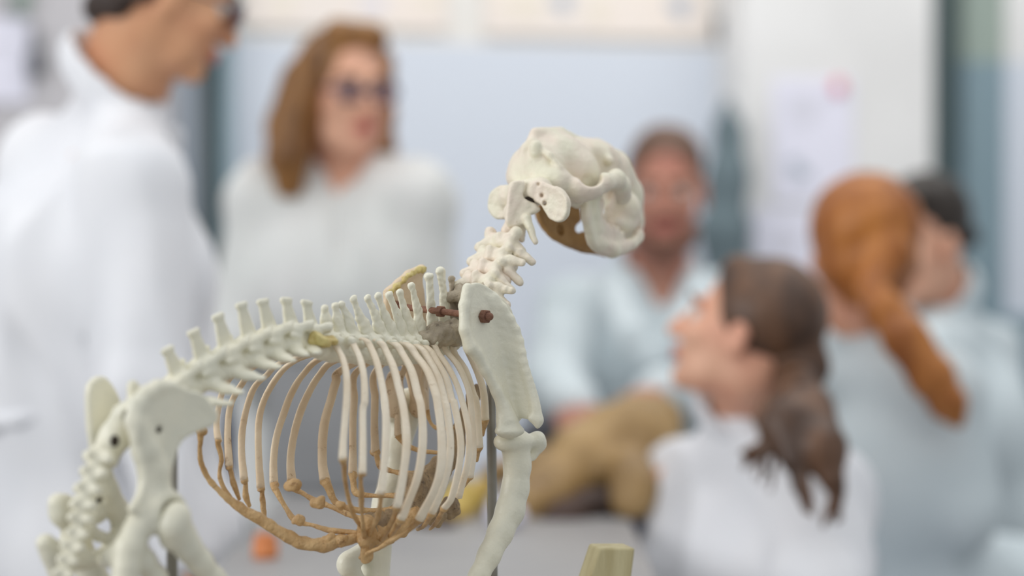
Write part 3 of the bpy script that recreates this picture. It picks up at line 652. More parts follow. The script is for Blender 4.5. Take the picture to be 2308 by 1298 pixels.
# --- spine: lumbar
TPX = [(518, 909), (542, 884), (592, 852), (628, 827), (660, 812), (690, 800), (712, 796)]
LUM = [((404, 858), (377, 788)), ((459, 824), (436, 748)), ((512, 797), (491, 713)), ((562, 774), (544, 687)), ((608, 758), (592, 679)), ((655, 748), (645, 676)), ((699, 750), (691, 682))]
cen = [sag(*c_) for c_, t_ in LUM]+[sag(737, 757)]
for i, (c_, tp) in enumerate(LUM):
    p = cen[i]; nx = cen[i+1]; T = unit(nx-p); U = unit(np.cross(LT, T)); U = U if U[2] > 0 else -U
    ln = np.linalg.norm(nx-p); tip = sag(*tp)
    S = Sculpt(.003)
    S.cap(p-U*.011-T*ln*.36, p-U*.011+T*ln*.34, .0088, .0088); S.cap(p-U*.011-T*ln*.40, p-U*.011-T*ln*.32, .0102); S.cap(p-U*.011+T*ln*.32, p-U*.011+T*ln*.38, .0102)
    S.ell(p-U*.006, (ln*.46, .0125, .0155), (T, LT, U))
    w = T*.0052
    S.plate([p-T*.009, p+U*.006-T*.0085, tip-w*.9-U*.002, tip-w*.5+U*.0008, tip+w*1.0+U*.0008, tip+w*1.05-U*.002, p+T*.010+U*.006, p+T*.010], .0042, nrm=LT)
    S.cap(tip-w*.9, tip+w*.9, .0026, .0024)
    for q in (-1, 1):
        S.chain([p+U*.002+LT*.007*q, p+T*ln*.42+U*.006+LT*.011*q, p+T*ln*.62+U*.009+LT*.0105*q], [.0046, .0042, .0028])
        S.cap(p+U*.002+LT*.006*q, p-T*ln*.5+U*.002+LT*.008*q, .0046, .0036)
        S.cap(p-T*ln*.05-U*.004+LT*.009*q, p-T*ln*.48-U*.003+LT*.012*q, .0035, .002)
        tq = sag(*TPX[i], -.034+.003*i*0)-p; tq = [np.dot(tq, LT), np.dot(tq, T), np.dot(tq, U)]; e_ = p-LT*tq[0]*(-1)*(-q)*(-1)+T*tq[1]+U*tq[2]
        e_ = p+LT*abs(tq[0])*q+T*tq[1]+U*tq[2]; s0_ = p-U*.014+LT*.008*q-T*.004
        S.chain([s0_, s0_*.5+e_*.5-U*.001, e_], [.0090, .0066, .0036], flat=U, ff=1.8)
        S.ell(p+T*ln*.50-U*.005+LT*.0125*q, (.0016, .006, .0048), (T, LT, U), sub=True, k=.0015)
    part('lumbar_vertebra', S, .0011, rough=.00012, fr=500, seed=i)
# --- intervertebral dark openings are real gaps; thoracic vertebrae
TH = {13: ((737, 762), (731, 692)), 12: ((766, 764), (755, 686)), 11: ((797, 768), (768, 683)), 10: ((830, 768), (795, 671)), 9: ((862, 770), (827, 668)), 8: ((888, 772), (851, 663)), 7: ((911, 772), (876, 660)),
      6: ((932, 770), (900, 655)), 5: ((952, 766), (927, 640)), 4: ((978, 755), (967, 620)), 3: ((1005, 745), (993, 608)), 2: ((1028, 735), (1018, 625)), 1: ((1048, 722), (1042, 637))}
ks = list(range(13, 0, -1))
for j, k in enumerate(ks):
    p = sag(*TH[k][0]); nx = sag(*TH[ks[j+1]][0]) if j < 12 else p+unit(sag(1070, 690)-p)*.022
    T = unit(nx-p); U = unit(np.cross(LT, T)); U = U if U[2] > 0 else -U; ln = np.linalg.norm(nx-p); tip = sag(*TH[k][1])
    S = Sculpt(.003)
    S.cap(p-U*.012-T*ln*.36, p-U*.012+T*ln*.36, .0082); S.cap(p-U*.012+T*ln*.36, p-U*.012+T*ln*.40, .0094)
    S.ell(p-U*.001, (ln*.48, .0095, .0075), (T, LT, U))
    sb = p+U*.004
    d = unit(tip-sb); s0 = unit(np.cross(LT, d))
    rw = .0062 if k > 10 else .0064; rt = .0038 if k not in (4, 3) else .0050
    md = (sb+tip)/2+s0*(.0015 if k % 2 else -.001)
    S.chain([sb-d*.003, sb+d*.012, md, tip-d*.004], [rw*1.4, rw, rw*.76, rt*.95], flat=LT, ff=1.9)
    S.ell(tip-d*.001, (rt*1.08, rt*.8, rt*.7), (s0, LT, d))
    for q in (-1, 1):
        S.cap(p-U*.003+LT*.006*q, p-U*.002+LT*.013*q, .0046, .0038); S.ell(p-U*.0015+LT*.014*q, (.0048, .0034, .0036), (T, LT, U))
        S.cap(p+U*.002+LT*.005*q, p+T*ln*.5+U*.003+LT*.006*q, .0036, .003)
    part('thoracic_vertebra', S, .0010, M['bone'] if k > 2 else M['dirty'], rough=.00035, fr=520, seed=k+20)
# --- cervical vertebrae
CV = {7: ((1062, 668), 2.275), 6: ((1082, 640), 2.285), 5: ((1098, 612), 2.295), 4: ((1114, 582), 2.305), 3: ((1132, 548), 2.315)}
nl = unit(LT+V(-.15, -.1, 0)); TR = {3: [(1200, 590)], 4: [(1172, 637), (1178, 592)], 5: [(1155, 655)], 6: [(1143, 688), (1152, 655)], 7: [(1125, 700)]}
for k in (7, 6, 5, 4, 3):
    (x_, y_), D_ = CV[k]; p = P(x_, y_, D_); nx = P(*CV[k-1][0], CV[k-1][1]) if k > 3 else P(1150, 512, 2.325); T = unit(nx-p); ln = np.linalg.norm(nx-p)
    Rt = unit(np.cross(T, V(-.3, -1, .1))); Rt = Rt if Rt[0] > 0 else -Rt; U = unit(np.cross(T, Rt)); U = U if U[0] < 0 or U[1] < 0 else -U
    Ub = unit(np.cross(LT, T)); Ub = Ub if Ub[0] < 0 else -Ub          # dorsal side: up and back (image left)
    S = Sculpt(.003)
    S.cap(p-Ub*.008-T*ln*.45, p-Ub*.008+T*ln*.45, .0095, .0085); S.ell(p+Ub*.002, (ln*.50, .0145, .009), (T, LT, Ub))
    S.chain([p+Ub*.008-T*.006, p+Ub*.011+T*.002], [.0036, .0044]) if k > 3 else S.chain([p+Ub*.006, p+Ub*.009], [.003, .004])
    for q in (-1, 1):
        S.chain([p+Ub*.003+LT*.009*q-T*ln*.15, p+Ub*.005+LT*.016*q+T*ln*.45], [.0062, .0060]); S.cap(p+Ub*.003+LT*.009*q, p+Ub*.007+LT*.018*q-T*ln*.55, .006, .0052)
        S.cap(p-Ub*.004+LT*.010*q, p-Ub*.008+LT*.020*q-T*.004, .006, .0052)
    for tp in TR[k]: S.chain([p-Ub*.006-LT*.012, P((x_*.45+tp[0]*.55), (y_*.5+tp[1]*.5), D_-.018), P(tp[0], tp[1], D_-.022)], [.0064, .0050, .0036])
    if k == 3: pass
    S.ell(p+Ub*.0035-LT*.012+T*ln*.05, (.004, .003, .003), (T, LT, Ub), sub=True, k=.002)
    part('cervical_vertebra', S, .0010, M['skullbone'] if k < 7 else M['dirty'], rough=.0003, fr=420, seed=k+50)
# axis
S = Sculpt(.003); AD = 2.318
o_ = [(1150, 414), (1164, 407), (1180, 408), (1186, 420), (1180, 436), (1183, 447), (1196, 455), (1210, 463), (1218, 474), (1206, 482), (1192, 486), (1186, 500), (1168, 512), (1150, 514), (1140, 504), (1139, 478), (1144, 440)]
S.plate([P(x, y, AD+(x-1170)*.0001-(y-460)*.00005) for x, y in o_], .007, curve=6, cdir=V(1, 0, 0))
S.cap(P(1165, 480, AD+.012), P(1185, 440, AD+.02), .013, .011); S.cap(P(1187, 492, AD-.004), P(1206, 545, AD-.012), .0046, .0030)
S.cap(P(1160, 505, AD+.008), P(1145, 520, AD+.008), .009, .007); S.cap(P(1180, 495, AD+.004), P(1176, 540, AD+.002), .004, .003)
part('axis_vertebra', S, .0010, M['skullbone'], rough=.0003, fr=420)
# atlas
S = Sculpt(.0035)
wr_ = [(1202, 414), (1225, 410), (1244, 418), (1262, 422), (1275, 434), (1284, 450), (1285, 468), (1280, 488), (1268, 499), (1254, 500), (1240, 492), (1231, 478), (1222, 462), (1206, 452), (1196, 440)]
S.plate([P(x, y, 2.322-(x-1200)*.00030) for x, y in wr_], .0055, curve=4, cdir=V(1, 0, 0), edge=.0012)
wl_ = [(1146, 424), (1130, 418), (1114, 426), (1104, 444), (1101, 464), (1108, 484), (1122, 494), (1140, 492), (1150, 470)]
S.plate([P(x, y, 2.345-(x-1150)*.0003) for x, y in wl_], .0055, edge=.0008)
S.cap(P(1150, 445, 2.345), P(1215, 430, 2.33), .012, .014); S.cap(P(1165, 430, 2.335), P(1215, 425, 2.325), .010, .009)
for (x, y) in ((1213, 414), (1228, 458), (1221, 440)): S.ell(P(x, y, 2.308), (.0022, .010, .0026), sub=True, k=.001)
S.ell(P(1194, 451, 2.315), (.0055, .014, .0032), (V(.9, 0, -.4), V(0, 1, 0), V(.4, 0, .9)), sub=True, k=.001)
part('atlas_vertebra', S, .0009, M['skullbone'], rough=.0002, fr=420)
S = Sculpt(.002); S.ell(P(1194, 451, 2.322), (.006, .002, .0035)); part('atlas_foramen_shade', S, .0008, M['holeshade'])  # dark plug colouring in the shade of the atlas opening

# --- skull
HF = unit(V(.50, .82, -.12)); HR = unit(np.cross(HF, UP)); HU = np.cross(HR, HF)
S = Sculpt(.006)
q0 = P(1205, 300, 2.375)
def hs(x, y): return onp(x, y, q0, HR)      # a pixel on the skull's mid plane
S.ell(P(1262, 372, 2.405), (.050, .030, .031), (HF, HR, HU))
S.ell(P(1292, 392, 2.40), (.030, .026, .026), (HF, HR, HU))
S.plate([hs(1193, 345), hs(1192, 318), hs(1200, 300), hs(1214, 292), hs(1235, 293), hs(1256, 292), hs(1278, 301), hs(1298, 316), hs(1330, 322), hs(1330, 370), hs(1220, 390)], .010, nrm=HR, k=.012)
S.cap(hs(1206, 297), hs(1262, 297), .0034); S.cap(hs(1262, 297), hs(1300, 320), .0034, .006)
S.ell(P(1330, 352, 2.45), (.034, .028, .018), (HF, HR, HU)); S.cap(P(1340, 345, 2.45), P(1374, 362, 2.42), .012, .0045)
S.cap(P(1310, 340, 2.46), P(1345, 338, 2.48), .012); S.cap(P(1350, 348, 2.44), P(1372, 350, 2.47), .009, .006)
# occiput and nuchal ridge
S.ell(P(1210, 385, 2.372), (.024, .030, .028), (HF, HR, HU)); S.ell(P(1185, 400, 2.365), (.016, .020, .016), (HF, HR, HU)); S.cap(P(1168, 398, 2.36), P(1195, 425, 2.35), .008, .010)
S.ell(P(1232, 410, 2.352), (.016, .026, .018), (HF, HR, HU))
S.chain([P(1198, 322, 2.362), P(1186, 338, 2.362), P(1183, 365, 2.36), P(1172, 392, 2.36)], [.005, .004, .003, .003])
S.chain([P(1212, 332, 2.355), P(1240, 350, 2.345), P(1262, 378, 2.342), P(1282, 402, 2.345), P(1290, 425, 2.352)], [.0030, .0030, .0028, .0032, .004], k=.003)
S.cap(P(1208, 330, 2.352), P(1208, 346, 2.352), .0062, .0058, k=.003)
# zygomatic arch, mastoid, bulla
S.chain([P(1288, 432, 2.352), P(1306, 426, 2.345), P(1330, 424, 2.348), P(1362, 412, 2.36), P(1388, 404, 2.385), P(1398, 418, 2.41), P(1402, 440, 2.43)], [.009, .0088, .0082, .0080, .0084, .0092, .010], k=.008)
S.chain([P(1283, 440, 2.36), P(1300, 445, 2.37), P(1302, 455, 2.375)], [.010, .009, .006])
S.chain([P(1306, 448, 2.35), P(1318, 436, 2.348), P(1345, 432, 2.352)], [.005, .005, .005])
# orbit wall and muzzle
S.chain([P(1378, 366, 2.445), P(1385, 385, 2.46), P(1392, 405, 2.46)], [.010, .011, .012])
S.ell(P(1350, 392, 2.445), (.03, .018, .018), (HF, HR, HU))
S.chain([P(1380, 380, 2.47), P(1400, 440, 2.50), P(1414, 500, 2.53)], [.020, .022, .018]); S.ell(P(1410, 472, 2.462), (.0155, .018, .019), None)
S.ell(P(1404, 480, 2.462), (.014, .014, .020), None)
S.chain([P(1386, 500, 2.44), P(1402, 508, 2.45), P(1425, 506, 2.46)], [.006, .007, .005])
S.chain([P(1430, 460, 2.47), P(1436, 490, 2.475), P(1441, 522, 2.48)], [.005, .0045, .004])
S.ell(P(1388, 492, 2.475), (.014, .010, .016), None); S.chain([P(1376, 470, 2.46), P(1380, 500, 2.46)], [.006, .007])
# hollows
S.ell(P(1331, 402, 2.35), (.011, .030, .0085), None, sub=True, k=.004)
S.ell(P(1228, 395, 2.315), (.0022, .012, .0024), sub=True, k=.001); S.ell(P(1213, 357, 2.335), (.0016, .012, .003), sub=True, k=.001)
S.ell(P(1372, 452, 2.43), (.0075, .035, .014), None, sub=True, k=.003)
part('skull', S, .0011, M['skullbone'], rough=.00025, fr=260, it=1)
S = Sculpt(.002); S.ell(P(1252, 395, 2.3415), (.0018, .001, .0018)); part('nuchal_foramen_shade', S, .0006, M['holeshade'])  # dark dot painted as the shade of a small opening
# mandibles
S = Sculpt(.003); ra, rb, rc = P(1330, 445, 2.375), P(1345, 560, 2.385), P(1440, 530, 2.47); mn = unit(np.cross(rb-ra, rc-ra)); MO = lambda L_, off=0: [onp(x, y, ra+mn*off, mn) for x, y in L_]
S.plate(MO([(1320, 448), (1326, 438), (1340, 435), (1354, 440), (1358, 460), (1353, 485), (1358, 502), (1372, 513), (1392, 522), (1404, 535), (1416, 540), (1430, 530), (1437, 516), (1445, 524), (1443, 543), (1425, 562), (1400, 573), (1372, 577), (1345, 566), (1330, 545), (1322, 515), (1316, 488)]), .009, edge=.0006, curve=3, cdir=UP)
S.chain(MO([(1334, 447), (1336, 480), (1342, 515)]), [.0075, .006, .006]); S.chain(MO([(1345, 545), (1380, 562), (1425, 550)]), [.006, .008, .006])
S.ell(MO([(1337, 441)])[0], (.010, .007, .005), (HR, HF, UP))
for (x, y) in ((1360, 500), (1368, 508), (1379, 514), (1390, 518), (1400, 528)): S.ell(MO([(x, y)])[0]-V(0, .004, 0), (.0034, .0034, .004), k=.002)
jw = part('mandible', S, .0010, M['skullbone'], rough=.0004, fr=300)
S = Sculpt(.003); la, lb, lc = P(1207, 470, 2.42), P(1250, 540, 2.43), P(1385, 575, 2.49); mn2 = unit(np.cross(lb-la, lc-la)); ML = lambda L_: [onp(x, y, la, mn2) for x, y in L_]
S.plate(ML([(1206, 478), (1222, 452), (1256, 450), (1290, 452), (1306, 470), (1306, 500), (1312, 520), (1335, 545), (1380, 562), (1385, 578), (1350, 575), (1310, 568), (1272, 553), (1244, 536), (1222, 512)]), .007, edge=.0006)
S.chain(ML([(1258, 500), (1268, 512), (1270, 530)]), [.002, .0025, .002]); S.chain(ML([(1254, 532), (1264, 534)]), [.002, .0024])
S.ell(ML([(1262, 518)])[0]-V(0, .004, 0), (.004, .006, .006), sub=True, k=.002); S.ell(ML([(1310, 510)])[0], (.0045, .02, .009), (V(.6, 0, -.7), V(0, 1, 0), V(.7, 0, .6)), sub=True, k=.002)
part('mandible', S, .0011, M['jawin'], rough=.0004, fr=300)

# --- ribs
TAU = {13: 32, 12: 30, 11: 27, 10: 25, 9: 22, 8: 20, 7: 18, 6: 15, 5: 12, 4: 8, 3: 5, 2: 3, 1: 0}
TC = {13: (737, 776), 12: (766, 778), 11: (797, 780), 10: (830, 780), 9: (862, 781), 8: (888, 783), 7: (911, 783), 6: (932, 781), 5: (952, 778), 4: (978, 768), 3: (1005, 758), 2: (1028, 748), 1: (1048, 735)}
RR = {13: (z2((170, 590), (215, 680), (240, 800), (240, 950))+z6((172, 250), (160, 400), (155, 520)), z6((165, 560), (170, 650), (190, 760), (225, 880), (280, 980), (295, 1050)), 7.6),
 12: (z2((290, 590), (330, 680), (355, 800), (360, 950))+z6((290, 200), (290, 450), (285, 615)), z6((275, 640), (280, 780), (285, 900), (295, 1010), (300, 1060)), 7.6),
 11: (z2((400, 600), (440, 700), (475, 850))+z6((443, 200), (443, 400), (428, 600), (408, 750)), z6((410, 785), (390, 900), (350, 990), (318, 1060)), 8),
 10: (z2((500, 620), (550, 730), (590, 880))+z6((565, 200), (582, 400), (560, 620), (518, 840)), z6((510, 870), (470, 960), (425, 1040), (400, 1080)), 8.6),
 9: (z2((610, 640), (670, 750), (710, 900))+z6((680, 180), (690, 400), (660, 620), (600, 790), (545, 920)), z6((530, 950), (490, 1010), (440, 1070)), 9),
 8: (z2((700, 650), (780, 760), (830, 900))+z6((790, 150), (815, 350), (815, 550), (770, 720), (665, 925)), z6((640, 950), (570, 1010), (480, 1060), (400, 1110), (330, 1140), (275, 1175)), 9.4),
 7: (z2((780, 670), (850, 800), (890, 950))+z6((850, 180), (875, 400), (862, 560), (818, 720), (750, 880)), z6((740, 900), (700, 960), (660, 985)), 8.4),
 6: (z2((830, 680), (900, 800), (940, 950))+z6((900, 150), (945, 450), (890, 750), (835, 845)), z6((820, 870), (780, 940), (740, 985)), 8),
 5: (z2((850, 640), (920, 740), (985, 880))+z6((985, 260), (1000, 400), (985, 560), (928, 775)), z6((918, 800), (890, 850), (870, 880)), 7.2),
 4: (z2((900, 620), (980, 720), (1040, 850))+z6((1010, 150), (1030, 450), (1005, 640)), z6((1000, 655), (960, 700)), 7.0),
 3: (z2((960, 640), (1030, 750), (1080, 900))+z6((1050, 150), (1068, 440)), z6((1058, 470), (1050, 530)), 7.6),
 2: (z2((1050, 630), (1110, 760), (1150, 900), (1160, 1080)), z2((1152, 1120), (1142, 1185)), 8.4)}
LL = {13: (z5((330, 90), (225, 190), (188, 320), (178, 420), (188, 500)), z5((188, 530), (208, 610), (195, 690), (212, 765), (265, 838)), 6.6),
 12: (z5((420, 60), (330, 165), (262, 290), (243, 450), (252, 655)), z5((260, 675), (280, 760), (312, 850)), 7.2),
 11: (z5((570, 40), (470, 120), (400, 190), (355, 310), (328, 450), (325, 580), (340, 735)), z5((348, 750), (350, 830), (372, 890)), 7.6),
 10: (z5((730, 0), (600, 60), (520, 150), (455, 270), (425, 400), (425, 600), (438, 785)), z5((445, 805), (450, 870), (458, 960)), 7.8),
 9: (z5((800, 15), (690, 110), (620, 220), (570, 350), (530, 480), (512, 620), (515, 760)), z5((522, 785), (580, 890), (640, 970), (740, 1000), (850, 1030), (1020, 1045)), 8.4),
 8: (z5((870, 35), (780, 120), (715, 230), (665, 350), (630, 480), (612, 620), (620, 745)), z5((620, 775), (690, 815), (765, 862), (850, 890), (960, 940), (1090, 975)), 9),
 7: (z5((910, 90), (878, 160), (850, 260), (812, 400), (800, 520), (800, 640), (815, 740)), z5((828, 765), (860, 840), (900, 885), (1000, 910), (1120, 915), (1230, 905)), 10.5),
 6: (z5((1000, 100), (985, 260), (978, 400), (978, 560), (978, 700)), z5((982, 740), (1000, 812), (1100, 826), (1230, 826)), 9),
 5: (z5((1110, 100), (1108, 250), (1105, 400), (1110, 572)), z5((1118, 590), (1140, 650), (1200, 680), (1290, 695), (1400, 690)), 9),
 4: (z6((535, 0), (525, 150), (522, 280), (525, 360)), z6((545, 395), (610, 440), (700, 465), (800, 475), (870, 490)), 7.5),
 3: (z6((690, 0), (708, 90), (715, 190)), z6((725, 230), (750, 285), (800, 312), (900, 308)), 6)}
def stern(px, py): return sag(px, py)
for side, DD in ((-1, RR), (1, LL)):
    for k, (pts, cart, hw) in DD.items():
        v = sag(*TC[k]); tau = math.radians(TAU[k]); n = unit(A*math.cos(tau)-UP*math.sin(tau))
        if side > 0 and k <= 5: n = unit(A*math.cos(math.radians(4))-UP*math.sin(math.radians(4)))
        wp = [onp(x, y, v, n) for x, y in pts]
        # head and neck of the rib at the vertebra
        hd = v+LT*side*.009-UP*.006; ng = v+LT*side*.020-UP*.002
        lat0 = np.dot(wp[0]-v, LT)*side
        full = [hd, ng]+wp if side > 0 else [v-LT*.006+UP*.002, v*.62+wp[0]*.38+UP*.0065, v*.25+wp[0]*.75+UP*.0055]+wp
        m_ = len(full); D_ = np.mean([depth(q) for q in wp]); w = hw*D_/F*(1.34 if side > 0 else 1.22)
        rs = [w*.7, w*.9]+[w*(1.0+.04*math.sin(i*2.1+k)) for i in range(m_-2)]; rs[-1] = w*1.18; rs[-2] = w*1.0
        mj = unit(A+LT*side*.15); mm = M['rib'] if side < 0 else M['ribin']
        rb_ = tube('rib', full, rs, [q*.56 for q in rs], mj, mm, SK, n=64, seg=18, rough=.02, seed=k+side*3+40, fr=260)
        if cart and not (side < 0 and k == 5):
            d0 = depth(wp[-1]); e = cart[-1]; de = depth(stern(*e)) if not (side > 0 and k > 9) else None
            if de is None: de = d0+(depth(stern(850, 1190))-d0)*(.10 if k == 13 else .18+.06*(12-k))
            if side < 0 and k <= 5: de = d0+(depth(stern(*e))-d0)*.2
            Lc = len(cart); cp = [wp[-1]]+[P(x, y, d0+(de-d0)*(i+1)/Lc) for i, (x, y) in enumerate(cart)]
            rr0 = w*.72 if side > 0 else w*.66
            rr = [w*1.05]+[rr0*(1-.25*i/Lc)*(1.0+.22*math.sin(i*2.7+k)) for i in range(Lc)]
            ct_ = tube('costal_cartilage', cp, rr, [q*.8 for q in rr], mj, M['cart'], rb_, n=48, seg=14, rough=.09, seed=k+side+70, fr=420)
# costal arch (left) with its free end, and bulging joints
arch = z5((85, 440), (82, 500), (80, 590), (100, 670), (150, 750), (220, 822), (290, 880), (400, 945), (540, 1030), (660, 1098), (800, 1118), (900, 1096), (1020, 1078), (1060, 1120))
d0 = depth(onp(*z5((190, 500))[0], sag(*TC[13]), unit(A*math.cos(.56)-UP*math.sin(.56)))); d1 = depth(sag(826, 1225))
aw = [.0042, .0026, .0026, .0028, .003, .0034, .0048, .006, .0062, .0070, .0074, .0068, .0064, .006]
ap = [P(x, y, d0-.02+(d1-d0+.02)*min(1, (i/(len(arch)-1))**1.2)) for i, (x, y) in enumerate(arch)]
tube('costal_arch', ap, aw, [q*.8 for q in aw], A, M['cart'], SK, n=90, seg=16, rough=.13, seed=9, fr=330)
for (x, y), r_ in zip(z5((85, 445), (770, 868), (650, 975), (620, 770), (830, 1085), (900, 1095), (905, 885)), (.0050, .0070, .0058, .0072, .0062, .0066, .0048)):
    D_ = d0-.02 if x < 460 else d0+(d1-d0)*(.35 if x < 660 else .6)
    S = Sculpt(.003); c_ = P(x, y, D_); S.ell(c_, (r_, r_*.8, r_*.75)); S.ell(c_+V(r_*.5, 0, r_*.3), (r_*.6,)*3)
    part('costal_joint', S, .0009, M['cart'], rough=.0010, fr=380)
S = Sculpt(.004)
st = [(826, 1240), (836, 1218), (868, 1190), (905, 1160), (932, 1136), (952, 1100), (980, 1066), (1022, 1024), (1030, 985), (1056, 920), (1072, 880)]
S.chain([sag(*q) for q in st], [.004, .0085, .0105, .012, .0150, .0125, .0115, .0105, .008, .0065, .006], flat=LT, ff=1.15)
S.ell(sag(930, 1100), (.013, .014, .015)); S.ell(sag(830, 1205), (.012, .012, .010)); S.ell(sag(1015, 1145), (.0105, .010, .010)); S.ell(sag(985, 1165), (.009, .009, .009)); S.ell(sag(850, 1175), (.012, .012, .01))
part('sternum', S, .0011, M['sternum'], rough=.0013, fr=320)
S = Sculpt(.003); S.chain([sag(826, 1180, -.006), sag(826, 1215, -.006), sag(824, 1250, -.004)], [.0075, .0068, .0050]); S.chain([sag(826, 1215, -.006), sag(866, 1205, -.008), sag(900, 1188, -.010), sag(940, 1160, -.02)], [.008, .0085, .0085, .0075]); S.ell(sag(824, 1256, -.004), (.0062, .006, .0055))
part('xiphoid_cartilage', S, .0011, M['cart'], rough=.0011, fr=380)
S = Sculpt(.004); S.ell(sag(722, 770, -.015), (.010, .008, .0055)); S.ell(sag(742, 768, -.014), (.009, .006, .004)); S.ell(sag(710, 762, -.014), (.006, .005, .005)); part('glue_patch', S, .0010, M['yellow'], rough=.0010, fr=420)
S = Sculpt(.004); S.ell(sag(990, 755, -.010), (.016, .011, .012)); S.ell(sag(1022, 750, -.012), (.014, .011, .013)); S.ell(sag(965, 765, -.008), (.012, .009, .008)); part('grey_putty', S, .0010, M['dirty'], rough=.0012, fr=380)

# --- shoulder blades
SR = -.062; SPN = unit(LT+V(.0, .0, -.12)); sp0 = sag(1080, 712, SR)
def sc(L_, off=0.): return [onp(x, y, sp0+LT*off, SPN) for x, y in L_]
S = Sculpt(.004)
blade = z2((1062, 176), (1105, 168), (1160, 190), (1235, 245), (1310, 320), (1340, 400), (1350, 520), (1375, 700), (1400, 880), (1415, 1000), (1400, 1068), (1375, 1095), (1375, 1150), (1350, 1170), (1260, 1165), (1262, 1110), (1275, 1040), (1262, 950), (1200, 840), (1140, 720), (1095, 632), (1050, 600), (1022, 520), (1010, 420), (1018, 300), (1030, 210))
S.plate(sc(blade), .0050, edge=.0012, nrm=SPN)
S.chain(sc(z2((1040, 200), (1020, 320), (1022, 480), (1060, 600), (1100, 640), (1160, 750), (1235, 890), (1285, 1000), (1300, 1080))), [.0042, .0044, .0044, .0056, .005, .0040, .0046, .0066, .0095])
S.chain(sc(z2((1305, 1060), (1320, 1130))), [.0085, .0105]); S.ell(sc(z2((1325, 1155)))[0], (.0155, .013, .0055), (A, LT, UP))
# the spine of the blade, standing out towards the viewer
rt = sc(z2((1150, 250), (1215, 420), (1265, 620), (1310, 820), (1345, 980), (1370, 1060))); ed = [(1235, 262), (1368, 480), (1418, 700), (1465, 860), (1494, 980), (1512, 1085)]
edw = [onp(*z2(q)[0], sp0-LT*h_, SPN) for q, h_ in zip(ed, (.004, .014, .018, .021, .023, .024))]
rt = spline(rt, 16); edw = list(spline(edw, 16))
for i in range(15):
    S.plate([rt[i], edw[i], edw[i+1]], .0042); S.plate([rt[i], edw[i+1], rt[i+1]], .0042)
S.chain(edw, list(np.linspace(.0029, .0036, 16))); S.chain([edw[-1], onp(*z2((1510, 1122))[0], sp0-LT*.024, SPN)], [.0040, .0026]); S.cap(edw[-1], onp(*z2((1465, 1070))[0], sp0-LT*.020, SPN), .0040, .003)
part('scapula', S, .0012, M['bone'], rough=.00012, fr=120, it=3)
S = Sculpt(.004); SL_ = .045
def sl_(L_): return [sag(x, y, SL_) for x, y in L_]
bl = z2((500, 240), (560, 180), (620, 125), (700, 82), (740, 74), (738, 160), (750, 260), (775, 420), (790, 560), (800, 700), (780, 860), (770, 1000), (690, 1000), (640, 800), (570, 620), (520, 460), (490, 320))
S.plate(sl_(bl), .0046, edge=.0008, nrm=LT); S.chain(sl_(z2((505, 235), (580, 172), (650, 116), (738, 76))), [.003, .0034, .0034, .0042]); S.chain(sl_(z2((720, 250), (745, 480), (740, 800), (720, 1000))), [.003, .004, .006, .010])
S.chain(sl_(z2((560, 800), (545, 900), (550, 1020))), [.008, .010, .007])
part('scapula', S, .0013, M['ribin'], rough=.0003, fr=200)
S = Sculpt(.003); S.chain([q-LT*.003 for q in sl_(z2((512, 228), (560, 188), (600, 150), (650, 112), (700, 88), (738, 74)))], [.0022, .0026, .0024, .0026, .0026, .0034]); part('yellow_border', S, .0009, M['yellow'], rough=.0009, fr=500)
# bolt through both blades
b0 = sag(896, 690, SL_-.004); b1 = sc([(1082, 713)])[0]-LT*.002
tube('bolt_shaft', [b0, b1], .0031, .0031, UP, M['rust'], SK, n=20, seg=14, rough=.05)
def hexn(name, c_, ax, r_, t_):
    u_ = unit(np.cross(ax, UP)); w_ = np.cross(ax, u_); vs = []
    for s_ in (-1, 1):
        for j in range(6): vs.append(c_+ax*t_/2*s_+(u_*math.cos(j*math.pi/3)+w_*math.sin(j*math.pi/3))*r_)
    fs = [[j, (j+1) % 6, 6+(j+1) % 6, 6+j] for j in range(6)]+[list(range(6))[::-1], list(range(6, 12))]
    o = meshobj(name, vs, fs, M['rust'], SK, smooth=False); b_ = o.modifiers.new('bevel', 'BEVEL'); b_.width = .0007; b_.segments = 2; return o
bd = unit(b1-b0); hexn('bolt_head', b1-LT*.004, bd, .0066, .006); hexn('nut', b0+(b1-b0)*.52, bd, .0056, .006); hexn('nut', b0, bd, .0058, .005)
S = Sculpt(.001); S.cap(b1-LT*.006, b1-LT*.009, .0038); part('bolt_tip', S, .0007, M['rust'])

# --- front limbs
def limb(off): return lambda L_: [sag(x, y, off) for x, y in L_]
fr1 = limb(SR)
S = Sculpt(.005)
S.ell(fr1([(1160, 994)])[0], (.020, .015, .0085), (A, LT, UP)); S.ell(fr1([(1138, 996)])[0], (.010, .011, .0085), (A, LT, UP)); S.ell(fr1([(1192, 992)])[0]-LT*.008, (.0085, .009, .0075), (A, LT, UP))
S.chain([fr1([(1196, 985)])[0]-LT*.009, fr1([(1200, 1000)])[0]-LT*.008, fr1([(1192, 1030)])[0]-LT*.004], [.006, .0060, .004])
S.chain(fr1([(1162, 1000), (1166, 1050), (1162, 1100), (1150, 1150), (1128, 1200), (1102, 1252), (1078, 1300), (1058, 1360), (1046, 1410)]), [.0150, .0135, .0136, .0142, .0128, .0112, .0100, .0105, .014], flat=LT, ff=1.15)
S.ell(fr1([(1044, 1420)])[0], (.018, .018, .014), (A, LT, UP))
part('humerus', S, .0013, M['bone'], rough=.00018, fr=100, it=3)
S = Sculpt(.004); S.chain([fr1([(1044, 1430)])[0], fr1([(1075, 1500)])[0], fr1([(1090, 1600)])[0], V(fr1([(1095, 1700)])[0][0], fr1([(1095, 1700)])[0][1], .66)], [.014, .009, .009, .011]); S.cap(fr1([(1010, 1395)])[0], fr1([(1070, 1520)])[0], .008, .006); part('radius_bone', S, .002)
